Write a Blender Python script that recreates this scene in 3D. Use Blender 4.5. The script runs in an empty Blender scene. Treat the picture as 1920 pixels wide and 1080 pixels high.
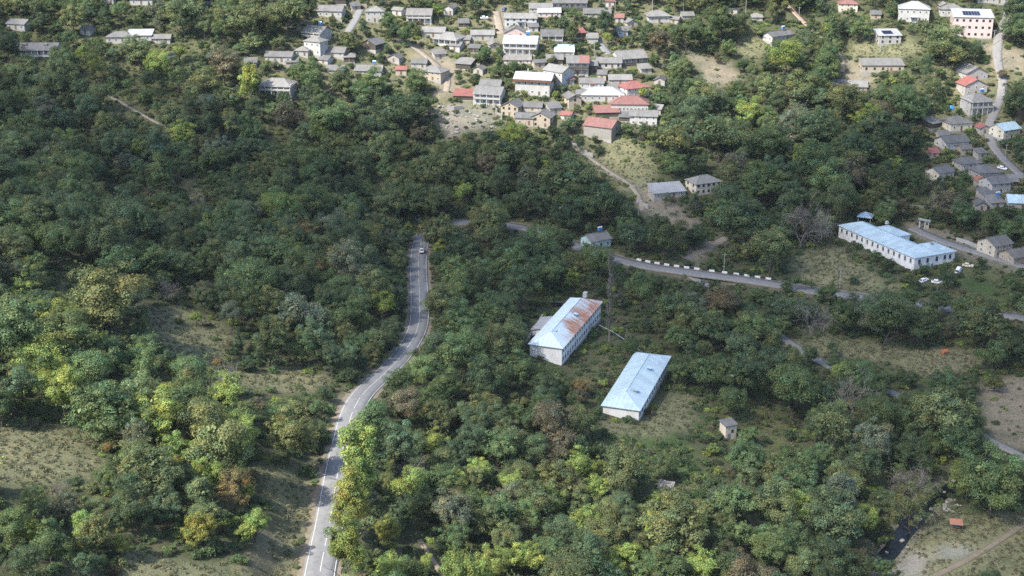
import bpy, bmesh, math, random
import numpy as np
from mathutils import Vector, Matrix
R_ = math.radians
random.seed(7); rng = np.random.default_rng(7)
scene = bpy.context.scene
col = scene.collection
# ------------------------------------------------------------------ camera
F = 2560.0                     # focal length in photo pixels (1920 wide)
PITCH = R_(20.0); CP, SP = math.cos(PITCH), math.sin(PITCH)
CAM = np.array([0.0, 0.0, 190.0])
cam = bpy.data.cameras.new('camera'); cam_o = bpy.data.objects.new('camera', cam); col.objects.link(cam_o)
cam.sensor_width = 36.0; cam.lens = 36.0*F/1920.0; cam.clip_start = 1.0; cam.clip_end = 20000.0
cam_o.location = CAM; cam_o.rotation_euler = (math.pi/2-PITCH, 0, 0)
scene.camera = cam_o
# ------------------------------------------------------------------ sky, sun, exposure
SUN_AZ = R_(38.0); SUN_EL = R_(48.0)        # the sun stands to the left, a little behind the camera
SUN = np.array([-math.cos(SUN_AZ)*math.cos(SUN_EL), -math.sin(SUN_AZ)*math.cos(SUN_EL), math.sin(SUN_EL)])
w = bpy.data.worlds.new('World'); scene.world = w; w.use_nodes = True
nt = w.node_tree; bg = nt.nodes['Background']
sky = nt.nodes.new('ShaderNodeTexSky'); sky.sky_type = 'NISHITA'; sky.sun_disc = False
sky.sun_elevation = SUN_EL; sky.sun_rotation = math.atan2(SUN[0], SUN[1]) % (2*math.pi)
sky.air_density = 1.0; sky.dust_density = 3.0; sky.ozone_density = 1.0; sky.altitude = 900
nt.links.new(sky.outputs[0], bg.inputs[0]); bg.inputs[1].default_value = 0.15
sl = bpy.data.lights.new('sun', 'SUN'); sl.energy = 4.0; sl.angle = R_(0.5); sl.color = (1.0, 0.95, 0.87)
so = bpy.data.objects.new('sun', sl); col.objects.link(so); so.location = (-500, -300, 900)
so.rotation_euler = Vector(SUN).to_track_quat('Z', 'Y').to_euler()
scene.view_settings.view_transform = 'Standard'; scene.view_settings.look = 'None'
scene.view_settings.exposure = 1.15; scene.view_settings.gamma = 1.0
cy = scene.cycles
cy.max_bounces = 5; cy.diffuse_bounces = 3; cy.glossy_bounces = 2; cy.transmission_bounces = 3
cy.transparent_max_bounces = 16; cy.use_denoising = False; cy.sample_clamp_indirect = 6.0
cy.volume_bounces = 0
# ------------------------------------------------------------------ pixel <-> world
def ray(px, py):
    u = (np.asarray(px, float)-960)/F; v = (np.asarray(py, float)-540)/F
    return np.stack([u, CP-v*SP, -(SP+v*CP)], -1)          # point = CAM + Z * ray
def proj(P):
    d = np.asarray(P, float)-CAM
    z = d[..., 1]*CP-d[..., 2]*SP
    up = d[..., 1]*SP+d[..., 2]*CP
    return 960+F*d[..., 0]/z, 540-F*up/z, z
# ------------------------------------------------------------------ terrain
CTRL = [  # px, py, drop below the camera in metres (valley road, stream, spur, village hillside)
 (600,1080,148),(630,910,152),(664,760,157),(735,690,161),(783,620,165),(786,540,168),(787,462,171),
 (862,416,172),(990,427,174),(1170,490,176),(1300,511,177),(1450,532,178),(1640,560,178),(1900,592,178),
 (1392,580,181),(1485,645,182.5),(1690,742,184.5),(1880,838,185.5),(1660,1020,188.5),(1780,905,187.5),(1920,1080,186),(1800,1000,186.5),
 (1190,790,178),(1053,684,176.5),(1280,690,178.5),(1370,823,182.5),(1137,640,177),(1100,1080,174),(850,1080,160),(1350,1080,183),
 (900,800,166),(900,620,170),(1500,900,186.5),(1250,950,181),(1450,780,184),
 (60,850,129),(180,850,131),(200,1000,134),(0,1080,126),(400,1060,139.5),(370,620,150),(150,600,138),(0,600,130),(480,710,153),(250,750,141),(560,890,148),(500,1040,143),(300,900,138),
 (100,300,146),(0,180,128),(300,430,150),(500,330,158),(650,400,166),(200,420,144),(0,420,132),(700,520,164),
 (850,300,160),(850,200,143),(850,150,134),(700,100,124),(1000,100,124),(1000,0,105),(600,0,103),(400,60,113),(200,80,116),(0,0,100),(300,200,136),(500,190,137),(650,280,156),
 (1130,262,152),(1000,220,145),(1200,330,161),(1325,362,165),(1100,330,164),(1250,400,170),(1128,465,175),(1400,250,153),(1300,100,126),(1500,100,127),(1500,0,105),(1400,430,174),(1350,330,163),
 (1690,490,172.5),(1600,470,173),(1800,450,171),(1560,520,176),(1880,480,170),(1880,340,162),(1880,200,142),(1820,72,119),(1650,100,125),(1900,0,104),(1600,250,153),(1700,330,163),
]
cp = np.array(CTRL, float)
_r = ray(cp[:, 0], cp[:, 1]); _Z = cp[:, 2]/(-_r[:, 2])
CX, CY, CZ = _r[:, 0]*_Z, _r[:, 1]*_Z, CAM[2]-cp[:, 2]
def tps_k(d2): return 0.5*d2*np.log(d2+1e-9)
SC = 200.0
def tps_fit(x, y, z, lam):
    x, y = x/SC, y/SC; n = len(x)
    K = tps_k((x[:, None]-x)**2+(y[:, None]-y)**2)+lam*np.eye(n)
    Pm = np.stack([np.ones(n), x, y], 1)
    A = np.block([[K, Pm], [Pm.T, np.zeros((3, 3))]])
    return np.linalg.solve(A, np.concatenate([z, np.zeros(3)]))
TW = tps_fit(CX, CY, CZ, 0.004)
def tps(x, y):
    x = np.asarray(x, float)/SC; y = np.asarray(y, float)/SC
    out = TW[-3]+TW[-2]*x+TW[-1]*y
    for i in range(len(CX)):
        out = out+TW[i]*tps_k((x-CX[i]/SC)**2+(y-CY[i]/SC)**2)
    return out
XL, XH, YL, YH = -330.0, 330.0, 200.0, 830.0
def vnoise(x, y, s, seed):
    r = np.random.default_rng(seed).random((257, 257))
    fx = (x/s) % 256; fy = (y/s) % 256
    ix = np.floor(fx).astype(int) % 256; iy = np.floor(fy).astype(int) % 256
    tx = fx-np.floor(fx); ty = fy-np.floor(fy); tx = tx*tx*(3-2*tx); ty = ty*ty*(3-2*ty)
    return (r[ix, iy]*(1-tx)+r[ix+1, iy]*tx)*(1-ty)+(r[ix, iy+1]*(1-tx)+r[ix+1, iy+1]*tx)*ty-0.5
def base_h(x, y):
    cx = np.clip(x, XL, XH); cyy = np.clip(y, YL, YH)
    h = tps(cx, cyy)
    out = np.hypot(x-cx, y-cyy)
    h = h+out*0.10*(1+0.8*vnoise(x, y, 260, 5))*np.clip(out/200, 0, 1)
    return h+0.9*vnoise(x, y, 14, 1)+0.5*vnoise(x, y, 5.3, 2)
GS = 2.0
gx = np.arange(XL, XH+.1, GS); gy = np.arange(YL, YH+.1, GS)
GX, GY = np.meshgrid(gx, gy, indexing='ij')
H0 = base_h(GX, GY)
def samp(H, x, y):
    fx = np.clip((np.asarray(x, float)-XL)/GS, 0, len(gx)-1.001); fy = np.clip((np.asarray(y, float)-YL)/GS, 0, len(gy)-1.001)
    i = fx.astype(int); j = fy.astype(int); tx = fx-i; ty = fy-j
    return (H[i, j]*(1-tx)+H[i+1, j]*tx)*(1-ty)+(H[i, j+1]*(1-tx)+H[i+1, j+1]*tx)*ty
def hit(px, py, H=None):
    """where the ray through a photo pixel meets the ground"""
    H = HT if H is None else H
    px = np.atleast_1d(np.asarray(px, float)); py = np.atleast_1d(np.asarray(py, float))
    r = ray(px, py); Z = np.full(px.shape, 200.0); done = np.zeros(px.shape, bool)
    for k in range(420):
        P = CAM+r*Z[:, None]
        below = P[:, 2] < samp(H, P[:, 0], P[:, 1])
        done |= below
        if done.all(): break
        Z = np.where(done, Z, Z+2.0)
    lo, hi = Z-2.0, Z.copy()
    for k in range(12):
        m = (lo+hi)/2; P = CAM+r*m[:, None]; b = P[:, 2] < samp(H, P[:, 0], P[:, 1])
        hi = np.where(b, m, hi); lo = np.where(b, lo, m)
    P = CAM+r*hi[:, None]
    P[:, 2] = samp(H, P[:, 0], P[:, 1])
    return P, hi
def smooth_line(P, step=1.5, passes=2):
    P = np.asarray(P, float)
    d = np.concatenate([[0], np.cumsum(np.hypot(*np.diff(P[:, :2], axis=0).T))])
    # Catmull-Rom through the traced points
    n = max(2, int(d[-1]/step)); s = np.linspace(0, d[-1], n); out = []
    for q in s:
        i = min(np.searchsorted(d, q, 'right')-1, len(P)-2); t = (q-d[i])/max(d[i+1]-d[i], 1e-6)
        p0, p1, p2, p3 = P[max(i-1, 0)], P[i], P[i+1], P[min(i+2, len(P)-1)]
        out.append(0.5*((2*p1)+(-p0+p2)*t+(2*p0-5*p1+4*p2-p3)*t*t+(-p0+3*p1-3*p2+p3)*t**3))
    out = np.array(out); k = max(3, int(12/step))
    for _ in range(passes):
        pad = np.pad(out, ((k, k), (0, 0)), mode='edge')
        pad[:k] = 2*out[0]-out[1:k+1][::-1] if len(out) > k else pad[:k]
        pad[-k:] = 2*out[-1]-out[-k-1:-1][::-1] if len(out) > k else pad[-k:]
        ker = np.ones(2*k+1)/(2*k+1)
        sm = np.stack([np.convolve(pad[:, c], ker, 'valid') for c in range(3)], 1)
        out = np.concatenate([sm]) if len(sm) == len(out) else out
    return out
LINES = {}
def trace(name, pts, width, passes=1, dz=0.0, blend=7.0):
    P, _ = hit([p[0] for p in pts], [p[1] for p in pts], H0)
    L = smooth_line(P, 1.5, passes); L[:, 2] += dz
    LINES[name] = dict(L=L, w=width, blend=blend)
    return L
ROAD_PX = [(592,1130),(599,1074),(618,982),(629,910),(637,867),(647,824),(664,761),(692,726),(733,690),(763,654),(782,621),(787,597),(787,572),(786,539),(784,500),(785,483),(787,462),(792,447),(806,430),(832,418),(862,416),(900,416),(945,420),(990,427),(1035,442),(1080,460),(1125,476),(1170,491),(1250,505),(1350,518),(1450,532),(1520,545),(1600,555),(1750,574),(1880,590),(1990,604)]
trace('main_road', ROAD_PX, 7.4)
trace('lower_lane', [(1285,511),(1330,536),(1392,580),(1436,612),(1485,645),(1560,690),(1690,742),(1780,788),(1860,826),(1950,872)], 4.0)
trace('stream', [(1850,868),(1800,893),(1755,920),(1725,950),(1700,985),(1678,1010),(1655,1045),(1635,1085),(1620,1130)], 2.6, dz=-1.9, blend=4.0)
trace('village_lane', [(1893,20),(1882,45),(1871,80),(1868,108),(1878,140),(1884,165),(1872,195),(1858,222),(1852,255),(1870,285),(1896,312),(1930,340)], 4.5)
trace('hill_path', [(1075,275),(1105,292),(1130,315),(1165,335),(1193,350),(1200,372),(1205,395)], 2.2, blend=3)
trace('village_street', [(930,22),(936,45),(940,66)], 4.0, blend=4)
trace('garden_lane', [(745,75),(775,82),(795,100),(815,122),(843,140),(850,160),(835,172)], 3.2, blend=3)
trace('yard_lane', [(1712,428),(1760,450),(1815,468),(1870,484),(1940,505)], 5.5, blend=5)
trace('side_track', [(1285,486),(1310,474),(1340,460),(1362,446)], 4.0, blend=4)
trace('dirt_track', [(1478,10),(1492,28),(1512,46),(1560,88),(1585,108),(1578,135)], 3.0, blend=4)
trace('foot_trail', [(786,1012),(805,1042),(830,1075),(850,1110)], 1.2, blend=2)
trace('field_track', [(1960,960),(1905,990),(1855,1028),(1770,1072),(1700,1105)], 1.8, blend=2)
trace('asphalt_alley', [(652,60),(668,38),(676,18)], 4.0, blend=3)
trace('shaded_street', [(1142,102),(1128,86),(1115,66)], 4.0, blend=3)
trace('slope_trail', [(190,172),(225,190),(262,212),(300,234),(340,250)], 2.0, blend=3)
HT = H0.copy()
for nm, D in LINES.items():
    L, wd, bl = D['L'], D['w'], D['blend']
    lo = np.searchsorted(gx, L[:, 0].min()-wd-bl); hi_ = np.searchsorted(gx, L[:, 0].max()+wd+bl)
    lo2 = np.searchsorted(gy, L[:, 1].min()-wd-bl); hi2 = np.searchsorted(gy, L[:, 1].max()+wd+bl)
    sx, sy = slice(max(lo, 0), hi_), slice(max(lo2, 0), hi2)
    A = GX[sx, sy]; B = GY[sx, sy]; best = np.full(A.shape, 1e9); bz = np.zeros(A.shape)
    K = L[::2] if len(L) > 6 else L
    for p, q in zip(K[:-1], K[1:]):
        e = q-p; t = np.clip(((A-p[0])*e[0]+(B-p[1])*e[1])/(e[0]**2+e[1]**2+1e-9), 0, 1)
        d = np.hypot(A-p[0]-t*e[0], B-p[1]-t*e[1]); m = d < best; best = np.where(m, d, best); bz = np.where(m, p[2]+t*e[2], bz)
    half = wd/2+2.6
    t = np.clip((best-half)/bl, 0, 1); t = t*t*(3-2*t)
    HT[sx, sy] = (bz-0.10)*(1-t)+HT[sx, sy]*t
    D['dist'] = (sx, sy, best)
def ground(x, y): return samp(HT, x, y)
# ------------------------------------------------------------------ materials
MATS = {}
def nodes_of(m): return m.node_tree.nodes, m.node_tree.links
def new_mat(name):
    m = bpy.data.materials.new(name); m.use_nodes = True; MATS[name] = m
    return m
def ramp(N, L, src, stops):
    r = N.new('ShaderNodeValToRGB'); e = r.color_ramp.elements
    while len(e) < len(stops): e.new(0.5)
    for el, (p, c) in zip(e, stops): el.position = p; el.color = (*c, 1) if len(c) == 3 else c
    L.new(src, r.inputs[0]); return r.outputs[0]
def noise(N, L, vec, scale, detail=4, rough=0.6, dist=0.0):
    n = N.new('ShaderNodeTexNoise'); n.inputs['Scale'].default_value = scale; n.inputs['Detail'].default_value = detail
    n.inputs['Roughness'].default_value = rough; n.inputs['Distortion'].default_value = dist
    if vec is not None: L.new(vec, n.inputs['Vector'])
    return n.outputs['Fac']
def mixc(N, L, fac, a, b, mode='MIX'):
    m = N.new('ShaderNodeMix'); m.data_type = 'RGBA'; m.blend_type = mode
    for k, v in ((0, fac), (6, a), (7, b)):
        if isinstance(v, (int, float)): m.inputs[k].default_value = v
        elif isinstance(v, tuple): m.inputs[k].default_value = (*v, 1)
        else: L.new(v, m.inputs[k])
    return m.outputs[2]
def bump(N, L, h, strength, dist, bsdf):
    b = N.new('ShaderNodeBump'); b.inputs['Strength'].default_value = strength; b.inputs['Distance'].default_value = dist
    L.new(h, b.inputs['Height']); L.new(b.outputs[0], bsdf.inputs['Normal'])
def plaster(name, c, stain=(0.25, 0.22, 0.18), amt=0.5, rough=0.9, scale=0.5):
    m = new_mat(name); N, L = nodes_of(m); b = N['Principled BSDF']; b.inputs['Roughness'].default_value = rough
    b.inputs['Specular IOR Level'].default_value = 0.2
    tc = N.new('ShaderNodeTexCoord'); mp = N.new('ShaderNodeMapping'); mp.inputs['Scale'].default_value = (1, 1, 0.45)
    L.new(tc.outputs['Object'], mp.inputs[0])
    f = ramp(N, L, noise(N, L, mp.outputs[0], scale, 6, 0.7), [(0.42, (0, 0, 0)), (0.75, (amt,)*3)])
    f2 = noise(N, L, tc.outputs['Object'], 6, 3)
    cc = mixc(N, L, f, c, stain)
    oi = N.new('ShaderNodeObjectInfo')
    r = ramp(N, L, oi.outputs['Random'], [(0, (0.85, 0.84, 0.82)), (1, (1, 1, 1))])
    cc = mixc(N, L, 1.0, cc, r, 'MULTIPLY')
    L.new(cc, b.inputs['Base Color']); bump(N, L, f2, 0.3, 0.05, b)
    return m
def roofing(name, c, c2, spacing=1.1, rough=0.7, amt=0.7, metallic=0.0):
    """sheet roofing: streaks and stains, fine corrugation as relief"""
    m = new_mat(name); N, L = nodes_of(m); b = N['Principled BSDF']; b.inputs['Roughness'].default_value = rough
    b.inputs['Metallic'].default_value = metallic; b.inputs['Specular IOR Level'].default_value = 0.35
    tc = N.new('ShaderNodeTexCoord'); mp = N.new('ShaderNodeMapping'); mp.inputs['Scale'].default_value = (1.0, 0.25, 0.25)
    L.new(tc.outputs['Object'], mp.inputs[0])
    f = ramp(N, L, noise(N, L, mp.outputs[0], 0.55, 7, 0.72), [(0.38, (0, 0, 0)), (0.72, (amt,)*3)])
    cc = mixc(N, L, f, c, c2)
    # sheet-to-sheet differences
    v = N.new('ShaderNodeTexVoronoi'); v.feature = 'F1'; v.inputs['Scale'].default_value = 1/spacing
    mp2 = N.new('ShaderNodeMapping'); mp2.inputs['Scale'].default_value = (1, 0.6, 0.6); L.new(tc.outputs['Object'], mp2.inputs[0]); L.new(mp2.outputs[0], v.inputs['Vector'])
    cc = mixc(N, L, 1.0, cc, ramp(N, L, v.outputs['Color'], [(0.2, (0.82, 0.82, 0.82)), (0.9, (1, 1, 1))]), 'MULTIPLY')
    oi = N.new('ShaderNodeObjectInfo')
    cc = mixc(N, L, 1.0, cc, ramp(N, L, oi.outputs['Random'], [(0, (0.78, 0.78, 0.78)), (1, (1, 1, 1))]), 'MULTIPLY')
    L.new(cc, b.inputs['Base Color'])
    wv = N.new('ShaderNodeTexWave'); wv.bands_direction = 'X'; wv.inputs['Scale'].default_value = 1.6/spacing; L.new(tc.outputs['Object'], wv.inputs['Vector'])
    bump(N, L, wv.outputs['Fac'], 0.35, 0.05, b)
    return m
def plain(name, c, rough=0.6, metal=0.0, spec=0.4, var=0.25, scale=3.0):
    m = new_mat(name); N, L = nodes_of(m); b = N['Principled BSDF']; b.inputs['Roughness'].default_value = rough
    b.inputs['Metallic'].default_value = metal; b.inputs['Specular IOR Level'].default_value = spec
    tc = N.new('ShaderNodeTexCoord')
    f = noise(N, L, tc.outputs['Object'], scale, 4)
    d = tuple(x*(1-var) for x in c)
    L.new(mixc(N, L, f, c, d), b.inputs['Base Color'])
    return m
plaster('white_plaster', (0.482, 0.475, 0.453)); plaster('bright_plaster', (0.80, 0.80, 0.79), amt=0.3); plaster('cream_plaster', (0.66, 0.60, 0.48)); plaster('grey_plaster', (0.42, 0.40, 0.37))
plaster('pink_plaster', (0.60, 0.48, 0.45), amt=0.3); plaster('stone_wall', (0.36, 0.34, 0.30), (0.2, 0.19, 0.17), 0.8, scale=1.5)
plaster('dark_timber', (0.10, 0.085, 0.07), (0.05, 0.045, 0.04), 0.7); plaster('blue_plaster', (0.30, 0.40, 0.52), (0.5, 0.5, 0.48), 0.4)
plaster('turquoise_wall', (0.45, 0.64, 0.62), amt=0.4); plaster('concrete', (0.40, 0.39, 0.37), (0.26, 0.25, 0.23), 0.6)
plaster('brown_board', (0.16, 0.09, 0.06), (0.09, 0.06, 0.04), 0.5)
plaster('tan_stone', (0.45, 0.38, 0.29), (0.28, 0.25, 0.2), 0.7, scale=1.2)
roofing('slate_roof', (0.222, 0.218, 0.209), (0.139, 0.133, 0.117)); roofing('dark_slate_roof', (0.180, 0.180, 0.180), (0.108, 0.107, 0.101)); roofing('pale_roof', (0.273, 0.266, 0.250), (0.196, 0.187, 0.165))
roofing('white_roof', (0.465, 0.472, 0.479), (0.366, 0.366, 0.366), rough=0.45); roofing('red_roof', (0.29, 0.145, 0.122), (0.25, 0.15, 0.13), rough=0.5, amt=0.5)
roofing('maroon_roof', (0.33, 0.13, 0.11), (0.25, 0.12, 0.10), rough=0.55, amt=0.5)
roofing('blue_roof', (0.52, 0.67, 0.74), (0.58, 0.68, 0.72), rough=0.4, amt=0.6, spacing=2.0)
roofing('sky_roof', (0.50, 0.68, 0.78), (0.60, 0.72, 0.78), rough=0.4, amt=0.5)
roofing('orange_roof', (0.42, 0.19, 0.125), (0.34, 0.18, 0.13), rough=0.6)
plain('frame_white', (0.72, 0.72, 0.70)); plain('frame_dark', (0.09, 0.08, 0.07)); plain('frame_blue', (0.14, 0.24, 0.36)); plain('wood', (0.20, 0.14, 0.09)); plain('grey_wood', (0.27, 0.25, 0.22))
plain('steel', (0.45, 0.46, 0.47), 0.45, 0.6); plain('tyre', (0.02, 0.02, 0.02), 0.85); plain('tank_blue', (0.05, 0.22, 0.55), 0.45); plain('tarp_blue', (0.03, 0.30, 0.75), 0.5)
plain('car_white', (0.80, 0.81, 0.82), 0.25, var=0.08); plain('car_black', (0.012, 0.013, 0.016), 0.2, var=0.1); plain('car_cream', (0.62, 0.55, 0.38), 0.35, var=0.1); plain('car_blue', (0.05, 0.10, 0.25), 0.3, var=0.1)
plain('block_white', (0.78, 0.78, 0.76), 0.8); plain('block_black', (0.03, 0.03, 0.032), 0.8); plain('road_paint', (0.66, 0.65, 0.61), 0.7, var=0.35, scale=1.2); plain('road_paint_yellow', (0.70, 0.62, 0.36), 0.7, var=0.4, scale=1.2)
plain('solar', (0.02, 0.03, 0.07), 0.2); plain('lamp_glass', (0.85, 0.85, 0.82), 0.2); plain('lamp_red', (0.5, 0.03, 0.02), 0.3); plain('plastic_orange', (0.55, 0.18, 0.08), 0.6)
plain('skin', (0.42, 0.26, 0.19), 0.6); plain('cloth_dark', (0.02, 0.022, 0.03), 0.9); plain('hair', (0.015, 0.012, 0.01), 0.7)
m = plain('rock', (0.36, 0.34, 0.31), 0.9, var=0.5, scale=1.0); plain('sand_bank', (0.42, 0.34, 0.24), 0.95, var=0.4, scale=0.4)
m = plain('glass', (0.02, 0.025, 0.03), 0.08, spec=0.8, var=0.3, scale=0.6)
m = new_mat('water'); N, L = nodes_of(m); b = N['Principled BSDF']; b.inputs['Base Color'].default_value = (0.006, 0.008, 0.008, 1); b.inputs['Roughness'].default_value = 0.08
tc = N.new('ShaderNodeTexCoord'); bump(N, L, noise(N, L, tc.outputs['Object'], 2.2, 5), 0.5, 0.12, b)
# rusty sheet roof of the two-storey building: rust gathers on the slope towards the yard
m = new_mat('rusty_blue_roof'); N, L = nodes_of(m); b = N['Principled BSDF']; b.inputs['Roughness'].default_value = 0.5
tc = N.new('ShaderNodeTexCoord'); sep = N.new('ShaderNodeSeparateXYZ'); L.new(tc.outputs['Object'], sep.inputs[0])
mp = N.new('ShaderNodeMapping'); mp.inputs['Scale'].default_value = (1.3, 0.16, 0.16); L.new(tc.outputs['Object'], mp.inputs[0])
st = noise(N, L, mp.outputs[0], 0.9, 8, 0.75)
big = noise(N, L, tc.outputs['Object'], 0.12, 3, 0.5)
def math_(N, L, op, a, b=None, clamp=False):
    n = N.new('ShaderNodeMath'); n.operation = op; n.use_clamp = clamp
    for k, v in enumerate((a, b)):
        if v is None: continue
        if isinstance(v, (int, float)): n.inputs[k].default_value = v
        else: L.new(v, n.inputs[k])
    return n.outputs[0]
yf = N.new('ShaderNodeMapRange'); L.new(sep.outputs['Y'], yf.inputs[0]); yf.inputs[1].default_value = 6.4; yf.inputs[2].default_value = 1.0
xf = N.new('ShaderNodeMapRange'); L.new(sep.outputs['X'], xf.inputs[0]); xf.inputs[1].default_value = 4.0; xf.inputs[2].default_value = 11.0
k = math_(N, L, 'ADD', math_(N, L, 'MULTIPLY', st, 1.0), math_(N, L, 'MULTIPLY', big, 0.9))
k = math_(N, L, 'ADD', k, math_(N, L, 'MULTIPLY', yf.outputs[0], 0.28))
k = math_(N, L, 'MULTIPLY', math_(N, L, 'SUBTRACT', k, 1.04), 4.0, True)
k = math_(N, L, 'MULTIPLY', math_(N, L, 'MULTIPLY', k, xf.outputs[0]), ramp(N, L, yf.outputs[0], [(0.0, (0, 0, 0)), (0.12, (1, 1, 1))]))
rc = mixc(N, L, noise(N, L, tc.outputs['Object'], 1.5, 5), (0.30, 0.12, 0.06), (0.42, 0.22, 0.13))
bc = mixc(N, L, noise(N, L, tc.outputs['Object'], 0.4, 5), (0.49, 0.62, 0.69), (0.60, 0.67, 0.69))
L.new(mixc(N, L, k, bc, rc), b.inputs['Base Color'])
# asphalt and earth
def earth(name, c1, c2, rough=0.95, sc=0.5):
    m = new_mat(name); N, L = nodes_of(m); b = N['Principled BSDF']; b.inputs['Roughness'].default_value = rough; b.inputs['Specular IOR Level'].default_value = 0.15
    tc = N.new('ShaderNodeTexCoord'); f = noise(N, L, tc.outputs['Object'], sc, 8, 0.7); f2 = noise(N, L, tc.outputs['Object'], sc*9, 5, 0.7)
    cc = mixc(N, L, ramp(N, L, f, [(0.35, (0, 0, 0)), (0.65, (1, 1, 1))]), c1, c2)
    cc = mixc(N, L, 1.0, cc, ramp(N, L, f2, [(0.3, (0.78,)*3), (0.7, (1.08,)*3)]), 'MULTIPLY')
    L.new(cc, b.inputs['Base Color']); bump(N, L, f2, 0.4, 0.08, b); return m
earth('asphalt', (0.205, 0.205, 0.205), (0.25, 0.248, 0.243), 0.85, 0.10); earth('dirt', (0.34, 0.29, 0.23), (0.26, 0.22, 0.17)); earth('red_dirt', (0.40, 0.29, 0.23), (0.34, 0.26, 0.21)); earth('shoulder', (0.27, 0.225, 0.165), (0.19, 0.16, 0.11)); earth('grey_track', (0.27, 0.262, 0.25), (0.21, 0.205, 0.195)); earth('asphalt_patch', (0.20, 0.20, 0.205), (0.23, 0.23, 0.23), 0.9, 0.3)
# leaves: the tint is each plant's own leaf colour
def leaf_mat(name, transl=0.28):
    m = new_mat(name); N, L = nodes_of(m); b = N['Principled BSDF']; out = N['Material Output']
    at = N.new('ShaderNodeAttribute'); at.attribute_type = 'INSTANCER'; at.attribute_name = 'tint'
    fv = N.new('ShaderNodeAttribute'); fv.attribute_type = 'GEOMETRY'; fv.attribute_name = 'leafvar'
    cc = mixc(N, L, 1.0, at.outputs['Color'], fv.outputs['Color'], 'MULTIPLY')
    L.new(cc, b.inputs['Base Color']); b.inputs['Roughness'].default_value = 0.55; b.inputs['Specular IOR Level'].default_value = 0.18
    tr = N.new('ShaderNodeBsdfTranslucent'); L.new(mixc(N, L, 1.0, cc, (1.25, 1.3, 0.6), 'MULTIPLY'), tr.inputs['Color'])
    mx = N.new('ShaderNodeMixShader'); mx.inputs[0].default_value = transl
    L.new(b.outputs[0], mx.inputs[1]); L.new(tr.outputs[0], mx.inputs[2]); L.new(mx.outputs[0], out.inputs[0])
    return m
leaf_mat('leaf'); leaf_mat('grass_blade', 0.2)
plain('bark', (0.10, 0.085, 0.07), 0.95, var=0.5); plain('pale_bark', (0.27, 0.25, 0.225), 0.95, var=0.4)
# ------------------------------------------------------------------ mesh helpers
def tag(o, label=None, cat=None, group=None, kind=None):
    if label: o['label'] = label
    if cat: o['category'] = cat
    if group: o['group'] = group
    if kind: o['kind'] = kind
    return o
def link(name, me, parent=None, loc=(0, 0, 0), rz=0.0, mat=None):
    if mat and not me.materials: me.materials.append(MATS[mat])
    o = bpy.data.objects.new(name, me); col.objects.link(o); o.location = loc
    o.rotation_euler = (0, 0, rz)
    if parent: o.parent = parent
    return o
def mesh(name, V, Fc, mat=None, smooth=False):
    me = bpy.data.meshes.new(name); me.from_pydata([tuple(map(float, v)) for v in V], [], Fc); me.update()
    if mat: me.materials.append(MATS[mat])
    if smooth: me.polygons.foreach_set('use_smooth', [True]*len(me.polygons))
    return me
def empty(name, loc, rz=0.0):
    o = bpy.data.objects.new(name, None); col.objects.link(o); o.location = loc; o.rotation_euler = (0, 0, rz); o.empty_display_size = 0.5
    return o
class MB:
    def __init__(s): s.V = []; s.F = []
    def box(s, a, b):
        x0, y0, z0 = a; x1, y1, z1 = b; n = len(s.V)
        s.V += [(x0,y0,z0),(x1,y0,z0),(x1,y1,z0),(x0,y1,z0),(x0,y0,z1),(x1,y0,z1),(x1,y1,z1),(x0,y1,z1)]
        s.F += [(n,n+3,n+2,n+1),(n+4,n+5,n+6,n+7),(n,n+1,n+5,n+4),(n+1,n+2,n+6,n+5),(n+2,n+3,n+7,n+6),(n+3,n,n+4,n+7)]
        return s
    def poly(s, pts, thick):
        """a sheet through pts (counter-clockwise from above) with thickness downwards"""
        n = len(s.V); k = len(pts)
        s.V += [tuple(p) for p in pts]+[(p[0], p[1], p[2]-thick) for p in pts]
        s.F.append(tuple(range(n, n+k))); s.F.append(tuple(range(n+2*k-1, n+k-1, -1)))
        for i in range(k): j = (i+1) % k; s.F.append((n+i, n+k+i, n+k+j, n+j))
        return s
    def bar(s, p, q, r, r2=None, n=6):
        p = Vector(p); q = Vector(q); d = (q-p).normalized(); r2 = r if r2 is None else r2
        u = d.orthogonal().normalized(); v = d.cross(u); b = len(s.V)
        for c, rr in ((p, r), (q, r2)):
            for i in range(n):
                a = 2*math.pi*i/n; s.V.append(tuple(c+u*math.cos(a)*rr+v*math.sin(a)*rr))
        for i in range(n): j = (i+1) % n; s.F.append((b+i, b+j, b+n+j, b+n+i))
        s.F.append(tuple(b+i for i in reversed(range(n)))); s.F.append(tuple(b+n+i for i in range(n)))
        return s
    def build(s, name, mat, parent=None, loc=(0, 0, 0), rz=0.0, smooth=False):
        return link(name, mesh(name, s.V, s.F, mat, smooth), parent, loc, rz)
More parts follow.
